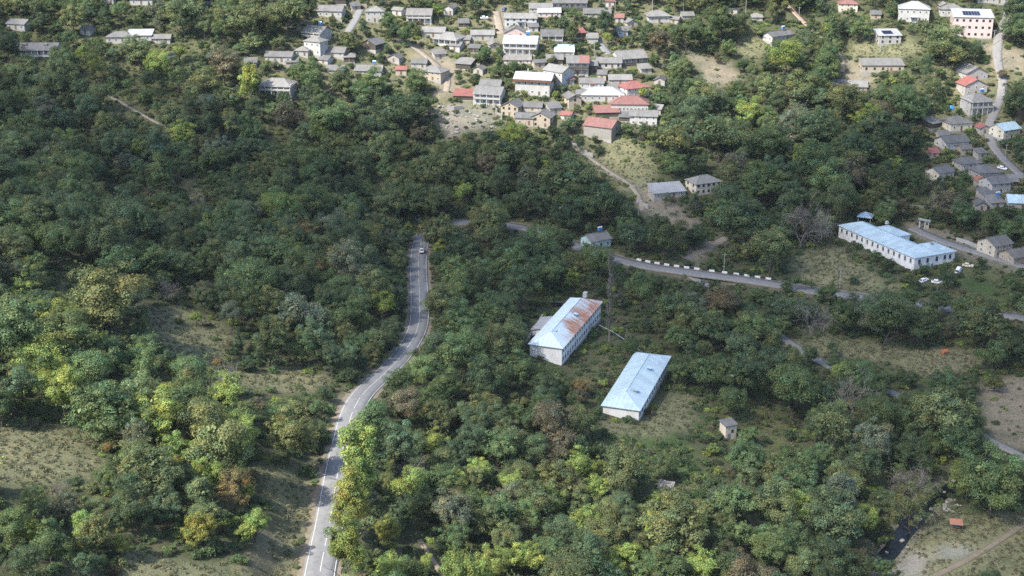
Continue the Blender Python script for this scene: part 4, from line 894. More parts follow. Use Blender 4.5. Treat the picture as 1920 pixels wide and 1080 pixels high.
for i in range(14):
    p = SL[int(rng.integers(len(SL)))]; s_ = .6+rng.random()*1.0; o = link('boulder', RM[rng.integers(5)], None, (p[0]+rng.normal()*2.2, p[1]+rng.normal()*2.2, p[2]+.35), rng.random()*6); o.scale = (s_,)*3; tag(o, 'loose stone along the stream edge', 'boulder', 'stones along the stream')
# road guard blocks: black and white in turn
RLm = LINES['main_road']['L']; u, v, zz = proj(RLm)
i0 = int(np.argmin(np.hypot(u-1188, v-494))); i1 = int(np.argmin(np.hypot(u-1455, v-533)))
sg = smooth_line(RLm[i0:i1+1], .5, 0); nn = normals_of(sg); dc = np.concatenate([[0], np.cumsum(np.linalg.norm(np.diff(sg, axis=0), axis=1))])
bw = MB().box((-1.05, -.22, -.3), (1.05, .22, .55)).box((-1.05, -.15, .55), (1.05, .15, .72)); bmw = mesh('block', bw.V, bw.F, 'block_white')
bk = MB().box((-.9, -.2, -.3), (.9, .2, .5)).box((-.9, -.13, .5), (.9, .13, .68)); bmk = mesh('block', bk.V, bk.F, 'block_black')
GUARD_SIDE = 1
sd, kb = 0.5, 0
while sd < dc[-1]-1:
    i = int(np.searchsorted(dc, sd)); q = sg[i]; n2 = nn[i]; off = 4.3
    if 0.43 < sd/dc[-1] < .55: sd += 1.05; 
    a = math.atan2(sg[min(i+1, len(sg)-1)][1]-sg[i-1 if i else 0][1], sg[min(i+1, len(sg)-1)][0]-sg[i-1 if i else 0][0])
    o = link('guard_block', bmw if kb % 2 == 0 else bmk, None, (q[0]+n2[0]*off, q[1]+n2[1]*off, q[2]+.02), a+rng.normal()*.02)
    tag(o, 'white painted concrete guard block along the far road edge' if kb % 2 == 0 else 'black painted concrete guard block between white ones along the road', 'guard block', 'white guard blocks' if kb % 2 == 0 else 'black guard blocks')
    sd += 2.05; kb += 1
KEEP.append((u[i0:i1], v[i0:i1]-4, float(zz[i0:i1].min())-6))
# heating pipe between the two long buildings
P, Z = hit([1122, 1150, 1178, 1206], [622, 636, 655, 676]); P[:, 2] += 2.6
o = empty('overhead_pipe', (P[0][0], P[0][1], P[0][2]-2.6)); tag(o, 'thin grey overhead pipe running between the two long blue-roofed buildings', 'pipe')
mb = MB(); [mb.bar(P[i]-P[0]+np.array((0, 0, 2.6)), P[i+1]-P[0]+np.array((0, 0, 2.6)), .14, n=8) for i in range(3)]; mb.build('pipe', 'steel', o)
for q in P: MB().bar(q-P[0]+np.array((0, 0, -.8)), q-P[0]+np.array((0, 0, 2.6)), .07, n=5).build('support', 'steel', o)
# ------------------------------------------------------------------ utility poles
POLES = [(1223,22,'beside the pale hipped house'),(1281,26,'between the hipped house and the small grey house'),(1398,26,'beside the boxy flat-roofed shed'),(1497,42,'at the dirt track bend'),(1153,30,'beside the tiny red-roofed house'),(1114,110,'at the foot of the shaded street'),(925,62,'beside the village street'),(1873,117,'beside the red-earth upper lane'),(1862,86,'at the corner of the pink block'),(1839,95,'on the grass below the pink block'),(1650,99,'below the white box-shaped building'),(1610,155,'in front of the half-ruined stone building'),(1197,405,'at the white yard wall'),(1574,540,'on the dry knoll below the angled building'),(1357,512,'beside the guard-block road'),(1463,468,'in the brush above the guard blocks'),(1840,230,'in front of the balcony house'),(1884,303,'beside the parked lane car')]
pm = MB(); pm.bar((0, 0, -1), (0, 0, 8.2), .15, .10, 7)
pole_me = mesh('shaft', pm.V, pm.F, 'concrete'); am = MB().box((-.9, -.05, 7.5), (.9, .05, 7.62)); arm_me = mesh('crossarm', am.V, am.F, 'grey_wood')
im = MB(); im.bar((0, 0, 7.62), (0, 0, 7.86), .05, .03, 6); ins_me = mesh('insulator', im.V, im.F, 'frame_white')
for px, py, wh in POLES:
    P, Z = spot(px, py); o = empty('utility_pole', P, rng.random()*.8-.4); tag(o, 'pale utility pole '+wh, 'utility pole', 'utility poles')
    link('shaft', pole_me, o); link('crossarm', arm_me, o)
    for x in (-.8, 0.25, .8): link('insulator', ins_me, o, (x, 0, 0))
    KEEP.append((np.array([px, px+1]), np.array([py-22, py-10]), Z))
# ------------------------------------------------------------------ vehicles
def car(px, py, heading, paint, label, kind='car', cat='car', group='parked cars', lift=0.0):
    P, Z = spot(px, py)
    x, y = P[0], P[1]; ch, sh_ = math.cos(heading), math.sin(heading)
    zf = float(ground(x+ch*1.4, y+sh_*1.4)); zb = float(ground(x-ch*1.4, y-sh_*1.4))
    zl = float(ground(x-sh_*.8, y+ch*.8)); zr = float(ground(x+sh_*.8, y-ch*.8))
    o = empty(kind, (x, y, (zf+zb)/2+lift)); tag(o, label, cat, group)
    o.rotation_euler = (math.atan2(zl-zr, 1.6), -math.atan2(zf-zb, 2.8), heading)
    van = kind == 'van'; Ln = 2.15 if not van else 2.4
    # body: lofted sections along x (rear -> front): (x, half width, z bottom, z top)
    if van: S = [(-2.35, .82, .45, 1.0), (-2.25, .88, .32, 1.15), (-1.3, .9, .28, 1.18), (1.2, .9, .28, 1.12), (2.1, .86, .3, 1.02), (2.35, .78, .42, .8)]
    else: S = [(-2.12, .74, .48, .82), (-2.0, .83, .34, .95), (-1.2, .86, .28, .98), (0.9, .86, .28, .97), (1.7, .83, .3, .9), (2.1, .74, .42, .72)]
    def loft(S, inset=.1):
        V_ = []; 
        for xx, hw, z0, z1 in S:
            V_ += [(xx, -hw, z0), (xx, -hw-.02, z0+(z1-z0)*.6), (xx, -hw+inset, z1), (xx, hw-inset, z1), (xx, hw+.02, z0+(z1-z0)*.6), (xx, hw, z0)]
        n = len(S); F_ = [(6*i+j, 6*i+6+j, 6*i+6+(j+1) % 6, 6*i+(j+1) % 6) for i in range(n-1) for j in range(6)]
        F_ += [tuple(range(6)), tuple(range(6*n-1, 6*n-7, -1))]; return V_, F_
    link('body', mesh('body', *loft(S), paint), o)
    C = [(-2.2, .80, 1.1, 1.15), (-2.05, .80, 1.1, 1.9), (1.0, .80, 1.05, 1.92), (1.75, .74, 1.0, 1.1)] if van else [(-1.75, .72, .93, .98), (-1.15, .70, .93, 1.42), (.3, .70, .93, 1.43), (1.05, .68, .93, .97)]
    gh = link('cabin', mesh('cabin', *loft(C, .14), paint), o)
    # glass: slightly proud panels
    for sy in (-1, 1):
        z0, z1 = (1.25, 1.75) if van else (1.0, 1.33); x0, x1 = (-1.9, .9) if van else (-1.2, .45); yy = (.79 if van else .705)*sy
        for a, b in ((x0, (x0+x1)/2-.05), ((x0+x1)/2+.05, x1)): MB().box((a, yy-.02, z0), (b, yy+.02, z1)).build('side_window', 'glass', o)
    i = 2; (xa, ha, _, za), (xb, hb, _, zb_) = C[-2], C[-1]
    MB().poly([(xa+.05, -ha+.18, za-.02), (xb-.02, -hb+.1, zb_+.04), (xb-.02, hb-.1, zb_+.04), (xa+.05, ha-.18, za-.02)], .04).build('windscreen', 'glass', o)
    (xa, ha, _, za), (xb, hb, _, zb_) = C[0], C[1]
    MB().poly([(xa-.0, ha-.1, za+.06), (xa-.0, -ha+.1, za+.06), (xb-.02, -hb+.2, zb_-.02), (xb-.02, hb-.2, zb_-.02)][::-1], .04).build('rear_window', 'glass', o)
    for xx in (-1.3, 1.3):
        for sy in (-1, 1):
            wl2 = MB().bar((xx, sy*.70, .31), (xx, sy*.89, .31), .31, n=14).build('wheel', 'tyre', o); MB().bar((xx, sy*.885, .31), (xx, sy*.90, .31), .18, n=10).build('rim', 'steel', wl2)
    fx = S[-1][0]; bx_ = S[0][0]
    for sy in (-1, 1):
        MB().box((fx-.06, sy*.52-.15, .58), (fx+.02, sy*.52+.15, .72)).build('headlight', 'lamp_glass', o); MB().box((bx_-.02, sy*.58-.12, .62), (bx_+.06, sy*.58+.12, .80)).build('tail_light', 'lamp_red', o)
    MB().box((bx_-.05, -.7, .40), (bx_+.05, .7, .54)).build('bumper', 'frame_dark', o); MB().box((fx-.05, -.7, .38), (fx+.05, .7, .52)).build('bumper', 'frame_dark', o)
    u, v, _ = proj(np.array([[x+a, y+b, o.location.z+c_] for a in (-2, 2) for b in (-1.5, 1.5) for c_ in (.3, 1.4)])); KEEP.append((u, v, Z-4))
    FOOT.append((x, y, 3.0, 4, 4, 0))
    return o
# car driving away on the right-hand lane
u, v, zz = proj(RLm); i = int(np.argmin(np.hypot(u-787, v-474))); t = RLm[i+2]-RLm[i-2]; ang = math.atan2(t[1], t[0])
car(791, 474, ang, 'car_white', 'white car driving away on the main road', group='moving cars', lift=.16).scale = (1.15, 1.1, 1.2)
car(1045, 573, R_(25), 'car_black', 'black car parked in the yard behind the rust-streaked building')
car(908, 35, R_(8), 'car_white', 'white car parked beside the village street', lift=.05)
car(1797, 510, R_(60), 'car_white', 'white van parked beside the cream car below the angled building', 'van', 'van')
car(1815, 500, R_(-30), 'car_cream', 'cream car parked next to the white van')
car(1732, 528, R_(30), 'car_white', 'pale car parked under the fir below the angled building')
car(1757, 531, R_(-20), 'car_white', 'white car with its side to the shrubs below the angled building')
car(1879, 317, R_(-35), 'car_white', 'white car parked on the village lane by the dark wide roof')
car(946, 20, R_(70), 'car_blue', 'dark blue car parked in tree shade at the village street top')
# ------------------------------------------------------------------ person walking into the yard
def person(px, py, heading, label):
    P, Z = spot(px, py); o = empty('person', P, heading); tag(o, label, 'person')
    J = {'pelvis': (0, 0, .95), 'belly': (0, .01, 1.1), 'chest': (0, .0, 1.32), 'neck': (0, .0, 1.50), 'head': (0, -.03, 1.60), 'crown': (0, -.02, 1.74),
         'hl': (.10, 0, .90), 'kl': (.11, -.10, .50), 'al': (.11, .02, .09), 'tl': (.12, -.14, .04), 'hr': (-.10, 0, .90), 'kr': (-.11, .02, .48), 'ar': (-.11, .22, .13), 'tr': (-.12, .10, .04),
         'sl': (.19, 0, 1.42), 'el': (.26, .08, 1.14), 'wl': (.27, -.04, .90), 'fl': (.27, -.07, .80), 'sr': (-.19, 0, 1.42), 'er': (-.26, -.02, 1.13), 'wr': (-.27, -.14, .92), 'fr': (-.27, -.18, .82)}
    E = [('pelvis', 'belly'), ('belly', 'chest'), ('chest', 'neck'), ('neck', 'head'), ('head', 'crown'), ('pelvis', 'hl'), ('hl', 'kl'), ('kl', 'al'), ('al', 'tl'), ('pelvis', 'hr'), ('hr', 'kr'), ('kr', 'ar'), ('ar', 'tr'), ('chest', 'sl'), ('sl', 'el'), ('el', 'wl'), ('wl', 'fl'), ('chest', 'sr'), ('sr', 'er'), ('er', 'wr'), ('wr', 'fr')]
    Rd = dict(pelvis=.15, belly=.135, chest=.16, neck=.06, head=.09, crown=.08, hl=.10, kl=.065, al=.045, tl=.04, hr=.10, kr=.065, ar=.045, tr=.04, sl=.075, el=.05, wl=.035, fl=.035, sr=.075, er=.05, wr=.035, fr=.035)
    ks = list(J); me = bpy.data.meshes.new('body'); me.from_pydata([J[k] for k in ks], [(ks.index(a), ks.index(b)) for a, b in E], []); me.update()
    b = link('body', me, o); sk = b.modifiers.new('skin', 'SKIN'); b.modifiers.new('sub', 'SUBSURF').render_levels = 1
    for i, k in enumerate(ks): me.skin_vertices[0].data[i].radius = (Rd[k], Rd[k]); 
    me.skin_vertices[0].data[0].use_root = True; me.materials.append(MATS['cloth_dark'])
    bm = bmesh.new(); bmesh.ops.create_icosphere(bm, subdivisions=2, radius=.105, matrix=Matrix.Translation((0, .0, 1.68))); hm = bpy.data.meshes.new('hair'); bm.to_mesh(hm); bm.free(); hm.materials.append(MATS['hair']); link('hair', hm, o)
person(1078, 552, R_(10), 'person in dark clothes walking on the yard track behind the rust-streaked building')
KEEP.append((np.array([1065, 1090]), np.array([538, 560]), spot(1078, 552)[1]))
# ------------------------------------------------------------------ vegetation meshes
def quads_mesh(name, C, Nrm, size, var, mat, asp=0.62):
    """leaf-sized faces: centres C, normals Nrm, sizes, per-face leaf shade var"""
    n = len(C); r = np.random.default_rng(n)
    Nrm = Nrm/np.maximum(np.linalg.norm(Nrm, axis=1), 1e-6)[:, None]
    a = r.normal(size=(n, 3)); U = np.cross(Nrm, a); U /= np.maximum(np.linalg.norm(U, axis=1), 1e-6)[:, None]; W = np.cross(Nrm, U)
    s = size[:, None]
    V_ = np.stack([C-U*s, C-W*s*asp*.9+U*s*.1, C+U*s-Nrm*s*.18, C+W*s*asp], 1).reshape(-1, 3)
    me = bpy.data.meshes.new(name); me.vertices.add(4*n); me.vertices.foreach_set('co', V_.ravel())
    li = np.arange(4*n); me.loops.add(4*n); me.loops.foreach_set('vertex_index', li); me.polygons.add(n); me.polygons.foreach_set('loop_start', np.arange(0, 4*n, 4)); me.update()
    at = me.attributes.new('leafvar', 'FLOAT_COLOR', 'FACE'); at.data.foreach_set('color', np.concatenate([var, np.ones((n, 1))], 1).ravel())
    me.materials.append(MATS[mat]); return me
def sph(r, n):
    v = r.normal(size=(n, 3)); return v/np.linalg.norm(v, axis=1)[:, None]
def leaf_shades(r, n, amt=.28):
    b = 1+amt*r.normal(size=(n, 1)); h = r.normal(size=(n, 1))*.10
    return np.clip(np.concatenate([b*(1+h), b, b*(1-h*.6)], 1), .35, 1.9)
def crown_mesh(seed, H=10.0, rad=4.6, zc=6.2, rz=3.9, nclump=46, per=92, cl=1.35, leaf=.30, lobes=5, droop=0.0, taper=0.0, sprays=False, core=True):
    """lobed crown: leaf faces on many clumps spread over several boughs, denser foliage inside"""
    r = np.random.default_rng(seed); Cs, Ns, Vs, Ss = [], [], [], []
    per = int(per*2.8); leaf = leaf*.55
    lob = []
    for i in range(lobes):
        a = 2*math.pi*(i+r.random()*.7)/lobes; q = .30+.36*r.random(); zz = (r.random()*1.2-.5)*rz*.6
        lob.append((np.array([math.cos(a)*rad*q, math.sin(a)*rad*q, zc+zz]), .42+.30*r.random()))
    lob.append((np.array([r.normal()*.5, r.normal()*.5, zc+rz*.36]), .50+.14*r.random()))
    for i in range(nclump):
        c, k = lob[i % len(lob)]
        d = sph(r, 1)[0]; d[2] = d[2]*.9+.22
        rr = (.72+.36*r.random())
        tp = 1-taper*np.clip((c[2]+d[2]*rz*k-zc)/rz*.5+.5, 0, 1)
        p = c+d*np.array([rad*k*tp, rad*k*tp, rz*k])*rr
        cr = cl*(.5+.75*r.random()); shade = 1+.17*r.normal(); hue = r.normal()*.10
        n = int(per*(.6+.8*r.random())*(cr/cl)**2); s = sph(r, n); s[:, 2] = np.where(s[:, 2] < -.35, -s[:, 2], s[:, 2])
        q = .66+.42*r.random((n, 1))
        pos = p+s*cr*q*np.array([1.08, 1.08, .95]); pos[:, 2] -= droop*np.linalg.norm(pos[:, :2]-p[:2], axis=1)
        nr = s*.95+d*.30+r.normal(size=(n, 3))*.38+np.array([0, 0, .22])
        v = np.clip(leaf_shades(r, n)*shade, .3, 2)*np.array([1+hue, 1, 1-hue*.8])
        Cs.append(pos); Ns.append(nr); Ss.append(leaf*(.55+.9*r.random(n))); Vs.append(v)
        if sprays and r.random() < .6:   # single shoots that break the outline
            m_ = 22; t = r.random((m_, 1)); dd = d+r.normal(size=3)*.4; pos = p+dd*cr*(.9+t*.9); Cs.append(pos+r.normal(size=(m_, 3))*.12); Ns.append(r.normal(size=(m_, 3))); Ss.append(leaf*(.7+.5*r.random(m_))); Vs.append(leaf_shades(r, m_))
    if core:                             # shaded inner foliage
        for c, k in lob:
            m_ = 90; s = sph(r, m_); Cs.append(c+s*np.array([rad*k, rad*k, rz*k])*(.35+.28*r.random((m_, 1)))); Ns.append(s+r.normal(size=(m_, 3))*.3); Ss.append(.42*(.7+.6*r.random(m_))); Vs.append(leaf_shades(r, m_))
    C = np.concatenate(Cs); keep = C[:, 2] > .25
    return quads_mesh('crown', C[keep], np.concatenate(Ns)[keep], np.concatenate(Ss)[keep], np.concatenate(Vs)[keep], 'leaf')
def branches(seed, H, rad, levels=3, base_r=.22, first=.35, spread=.9, mat='bark', n0=7, up=.55, name='trunk', thin=.02, twigs=4):
    r = np.random.default_rng(seed); mb = MB()
    def grow(p, d, ln, rr, lev):
        q = p; seg_ = 2 if lev else 3; rr0 = rr
        for i in range(seg_):
            d = (d+Vector(r.normal(size=3)*.14)).normalized(); e = q+d*(ln/seg_); r1 = max(rr0*(1-.62*(i+1)/seg_), thin*.6)
            mb.bar(q, e, rr, r1, 6 if lev == 0 else 4 if lev == 1 else 3); q = e; rr = r1
            if lev < levels:
                k = n0 if lev == 0 else twigs
                for _ in range(int(math.ceil(k/seg_)) if (i > 0 or lev > 0) else 1):
                    a = r.random()*2*math.pi; o = d.orthogonal().normalized(); o.rotate(Matrix.Rotation(a, 3, d)); nd = (o*spread+d*up+Vector((0, 0, .25))).normalized()
                    grow(p.lerp(q, .55+.45*r.random()) if lev else p.lerp(q, .8+.2*r.random()), nd, ln*(.52+.25*r.random()), max(rr*.62, thin), lev+1)
    grow(Vector((0, 0, -.8)), Vector((0, 0, 1)), H, base_r, 0)
    return mesh(name, mb.V, mb.F, mat)
def shrub_mesh(seed, rad=1.5, hz=1.7, ncl=15, per=80, leaf=.125):
    r = np.random.default_rng(seed); Cs, Ns, Ss, Vs = [], [], [], []
    for i in range(ncl):
        a = r.random()*2*math.pi; q = math.sqrt(r.random())*rad*.8; p = np.array([math.cos(a)*q, math.sin(a)*q, hz*(.25+.5*r.random())*(1-.35*q/rad)])
        cr = rad*.36*(.7+.7*r.random()); n = int(per*(.6+.8*r.random())); s = sph(r, n); s[:, 2] = abs(s[:, 2])*1.0-.25*(r.random(n))
        Cs.append(p+s*cr*(.65+.45*r.random((n, 1)))); Ns.append(s+r.normal(size=(n, 3))*.6+np.array([0, 0, .3])); Ss.append(leaf*(.6+.8*r.random(n))); Vs.append(np.clip(leaf_shades(r, n)*(1+.15*r.normal()), .3, 2))
    C = np.concatenate(Cs); C[:, 2] = np.maximum(C[:, 2], .03)
    return quads_mesh('foliage', C, np.concatenate(Ns), np.concatenate(Ss), np.concatenate(Vs), 'leaf')
def conifer_mesh(seed, H=14.0, rad=2.8):
    r = np.random.default_rng(seed); Cs, Ns, Ss, Vs = [], [], [], []
    for k in range(26):
        t = k/26; z = 1.2+t*(H-1.4); rr = rad*(1-t)**.85+.15; nb = int(7*(1-t)+4)
        for j in range(nb):
            a = r.random()*6.28; n = int(26*(1-t)+8); u = r.random(n); x = u*rr*(.8+.3*r.random())
            pos = np.stack([np.cos(a)*x, np.sin(a)*x, z-.28*x+.05*r.normal(size=n)], 1)+r.normal(size=(n, 3))*.12
            Cs.append(pos); Ns.append(r.normal(size=(n, 3))*.5+np.array([math.cos(a)*.5, math.sin(a)*.5, .7])); Ss.append(.20*(.7+.6*r.random(n))); Vs.append(leaf_shades(r, n))
    return quads_mesh('crown', np.concatenate(Cs), np.concatenate(Ns), np.concatenate(Ss), np.concatenate(Vs), 'leaf', .4)
def trunk_mesh(seed, H=10.0, lean=.0): return branches(seed, H*.62, 3, levels=2, base_r=.27, spread=.95, up=.6, n0=6, twigs=3, name='trunk')
RND = [crown_mesh(s, nclump=nc, lobes=lb, rad=rd, rz=rz_, zc=zc_, cl=cl_, per=pr_, leaf=lf, sprays=sp) for s, nc, lb, rd, rz_, zc_, cl_, pr_, lf, sp in [
 (1, 80, 6, 4.6, 5.4, 6.7, 1.15, 80, .26, False), (2, 86, 7, 4.7, 5.0, 6.4, 1.05, 76, .25, False), (3, 66, 5, 4.3, 5.9, 6.8, 1.20, 88, .27, True), (4, 76, 6, 4.7, 5.2, 6.4, 1.10, 80, .25, True),
 (5, 62, 4, 4.3, 5.7, 6.7, 1.30, 92, .27, False), (6, 96, 8, 4.9, 5.1, 6.3, 0.98, 66, .24, False), (7, 72, 5, 4.4, 6.0, 6.9, 1.15, 84, .24, True), (8, 82, 7, 4.6, 4.8, 6.1, 1.05, 76, .27, True),
 (9, 58, 4, 4.1, 6.3, 7.0, 1.35, 84, .25, False), (10, 100, 9, 5.1, 4.7, 6.0, .92, 62, .24, False), (11, 76, 6, 4.2, 6.1, 6.9, 1.0, 78, .25, True), (12, 66, 5, 4.8, 5.5, 6.6, 1.25, 84, .27, False)]]
TRK = [trunk_mesh(20+k) for k in range(4)]
OPEN = [crown_mesh(s, nclump=52, lobes=6, rad=4.5, rz=5.4, zc=6.6, cl=.85, per=46, leaf=.22, sprays=True, core=False) for s in (31, 32, 33)]
TALL = [crown_mesh(s, nclump=64, lobes=5, rad=3.2, rz=6.2, zc=7.0, cl=1.0, per=78, leaf=.24, taper=.55) for s in (41, 42)]
POPL = [crown_mesh(s, H=16, nclump=90, lobes=7, rad=2.9, rz=7.4, zc=8.2, cl=.95, per=76, leaf=.24, taper=.35) for s in (51, 52)]
CONI = [conifer_mesh(s) for s in (61, 62)]
SHRB = [shrub_mesh(70+k) for k in range(6)]
LOWB = [shrub_mesh(90+k, rad=1.6, hz=.75, ncl=24, per=50, leaf=.12) for k in range(4)]
BARE = [branches(s, 7.6, 4, levels=4, base_r=.2, spread=.8, up=.75, n0=9, twigs=4, mat='pale_bark', name='limbs', thin=.024) for s in (81, 82)]
def dead_poplar(seed, H=32.0):
    r = np.random.default_rng(seed); mb = MB(); q = Vector((0, 0, -1)); n = 11
    for i in range(n):
        e = Vector((r.normal()*.12, r.normal()*.12, (i+1)*H/n)); mb.bar(q, e, .20*(1-i/n)+.04, .20*(1-(i+1)/n)+.04, 6); q = e
    for i in range(110):
        t = .08+.9*r.random(); z = t*H; a = r.random()*6.28; ln = (2.2+2.4*r.random())*(1.15-.75*t); d = Vector((math.cos(a)*.36, math.sin(a)*.36, 1)).normalized(); p = Vector((0, 0, z)); e = p+d*ln
        mb.bar(p, e, .045, .025, 3)
        for _ in range(5): f = p.lerp(e, .2+.8*r.random()); mb.bar(f, f+(d+Vector(r.normal(size=3)*.35)).normalized()*(.8+1.0*r.random()), .04, .025, 3)
    return mesh('limbs', mb.V, mb.F, 'pale_bark')
DEADP = dead_poplar(85)
def tuft_mesh(seed):
    r = np.random.default_rng(seed); n = 34; a = r.random(n)*6.28; q = r.random(n)*.55
    C = np.stack([np.cos(a)*q, np.sin(a)*q, .10+.28*r.random(n)], 1); return quads_mesh('tuft', C, np.stack([np.cos(a), np.sin(a), .4+r.random(n)], 1)+r.normal(size=(n, 3))*.4, .22*(.6+.7*r.random(n)), leaf_shades(r, n, .2), 'grass_blade', .3)
TUFT = [tuft_mesh(100+k) for k in range(3)]
# ------------------------------------------------------------------ where plants may stand
MW, MHH, MS = 480, 270, 4.0           # mask of what must stay in view, photo pixels / 4
maskZ = np.zeros((MHH, MW))
PXg, PYg = np.meshgrid((np.arange(MW)+.5)*MS, (np.arange(MHH)+.5)*MS)
_, GZ = hit(PXg.ravel(), PYg.ravel()); GZ = GZ.reshape(PXg.shape)
OPENZ = {'dry', 'soil', 'gravel', 'rubble', 'grass'}
for zn, poly in ZONES:
    if zn in OPENZ: mk = in_poly(PXg, PYg, poly); maskZ[mk] = GZ[mk]-2
SEE = [ # stretches of road, path and water that show in the photograph
 [(560,1080),(600,900),(630,790),(690,715),(760,650),(772,560),(768,490),(776,450),(796,450),(802,490),(803,570),(795,640),(735,700),(690,760),(655,815),(640,880),(632,1000),(628,1080)],
 [(842,408),(872,408),(868,424),(846,424)], [(955,415),(1000,416),(1020,432),(965,434)], [(1165,486),(1300,500),(1460,522),(1462,546),(1300,522),(1168,508)], [(1490,540),(1530,544),(1530,553),(1490,550)], [(1855,584),(1920,588),(1920,602),(1855,596)],
 [(1478,634),(1490,645),(1488,655),(1476,648)], [(190,340),(232,335),(215,368)], [(110,532),(186,506),(180,530),(132,552)], [(1845,812),(1920,845),(1920,868),(1870,840)],
 [(1640,1000),(1680,990),(1690,1020),(1665,1060),(1640,1060)], [(1755,925),(1800,935),(1800,958),(1745,965)],
 [(1868,40),(1890,40),(1880,120),(1892,160),(1866,230),(1856,270),(1900,320),(1885,322),(1845,270),(1856,210),(1874,160),(1860,110)],
 [(780,85),(850,140),(840,175),(810,130)], [(650,18),(682,18),(662,58),(642,58)], [(1108,66),(1148,100),(1130,102),(1108,80)], [(925,25),(948,25),(948,70),(925,70)], [(1160,345),(1200,350),(1210,395),(1180,350)], [(1290,478),(1365,442),(1368,452),(1300,490)],
 [(1480,12),(1520,46),(1500,46),(1476,20)], [(205,178),(310,232),(306,238),(200,186)], [(1700,420),(1920,492),(1920,508),(1700,440)], [(790,1030),(845,1080),(825,1080)],
 [(1200,805),(1300,735),(1335,760),(1322,850),(1345,900),(1310,945),(1270,860),(1150,832)], [(1085,700),(1145,655),(1168,690),(1125,762)], [(1400,742),(1440,760),(1495,803),(1488,832),(1430,832)],
 [(1140,525),(1148,525),(1148,640),(1138,640)], [(1165,580),(1200,580),(1200,640),(1165,640)], [(1000,566),(1062,552),(1060,575),(1020,600),(990,640)], [(1058,690),(1140,600),(1150,640),(1080,700)], [(985,648),(1053,676),(1053,690),(985,664)],
]
for poly in SEE: mk = in_poly(PXg, PYg, poly); maskZ[mk] = np.maximum(maskZ[mk], GZ[mk]-3)
def hull(pts):
    pts = sorted(set(map(tuple, np.round(pts, 2))))
    if len(pts) < 3: return pts
    def half(p):
        h = []
        for q in p:
            while len(h) > 1 and (h[-1][0]-h[-2][0])*(q[1]-h[-2][1])-(h[-1][1]-h[-2][1])*(q[0]-h[-2][0]) <= 0: h.pop()
            h.append(q)
        return h[:-1]
    return half(pts)+half(pts[::-1])
for u, v, z in KEEP:
    if len(u) == 2: u = np.array([u[0], u[1], u[1], u[0]]); v = np.array([v[0], v[0], v[1], v[1]])
    hp = hull(np.stack([u, v], 1))
    if len(hp) >= 3: mk = in_poly(PXg, PYg, hp); maskZ[mk] = np.maximum(maskZ[mk], z)
disc = np.array([(math.cos(a)*q, math.sin(a)*q) for q in (.25, .6, .9) for a in np.linspace(0, 6.28, 9)[:-1]])
def blocks(x, y, z, Hh, rad):
    """share of a crown that would hide something the photograph shows"""
    u, v, Z = proj(np.array([x, y, z+Hh*.55]))
    qx = ((u+disc[:, 0]*rad*F/Z)/MS).astype(int); qy = ((v+disc[:, 1]*Hh*.46*F/Z*.97)/MS).astype(int)
    ok = (qx >= 0) & (qx < MW) & (qy >= 0) & (qy < MHH)
    if not ok.any(): return 0.0
    return float(np.mean(maskZ[qy[ok], qx[ok]] > Z+.5))
FT = np.array([f[:3] for f in FOOT])
def on_building(x, y, m=0.0):
    for cx, cy, r, w_, d_, th in FOOT:
        dx, dy = x-cx, y-cy
        if dx*dx+dy*dy > (r+8)**2*2: continue
        lx = dx*math.cos(th)+dy*math.sin(th); ly = -dx*math.sin(th)+dy*math.cos(th)
        if abs(lx) < w_/2+m and abs(ly) < d_/2+m: return True
    return False
ROADPTS = np.concatenate([np.column_stack([D['L'][::3, :2], np.full(len(D['L'][::3]), D['w']/2)]) for D in LINES.values()])
def road_gap(x, y): return float(np.min(np.hypot(ROADPTS[:, 0]-x, ROADPTS[:, 1]-y)-ROADPTS[:, 2]))
MRP = LINES['main_road']['L'][::3, :2]
MRP = MRP[:int(len(MRP)*.62)]
def main_gap(x, y): return float(np.min(np.hypot(MRP[:, 0]-x, MRP[:, 1]-y)))-3.5
def zones_at(X, Y):
    return ZMAP[np.clip(np.searchsorted(xs, X), 0, nx-1), np.clip(np.searchsorted(ys, Y), 0, ny-1)]
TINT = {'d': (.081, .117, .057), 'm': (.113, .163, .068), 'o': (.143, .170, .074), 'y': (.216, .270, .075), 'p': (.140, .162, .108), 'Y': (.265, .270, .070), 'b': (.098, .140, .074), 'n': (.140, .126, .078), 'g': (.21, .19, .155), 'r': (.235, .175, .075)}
CNAME = {'d': 'dark green', 'm': 'mid-green', 'o': 'olive-green', 'y': 'yellow-green', 'Y': 'golden yellow', 'b': 'bluish green', 'p': 'pale grey-green', 'n': 'brownish', 'g': 'grey leafless', 'r': 'orange-tinged'}
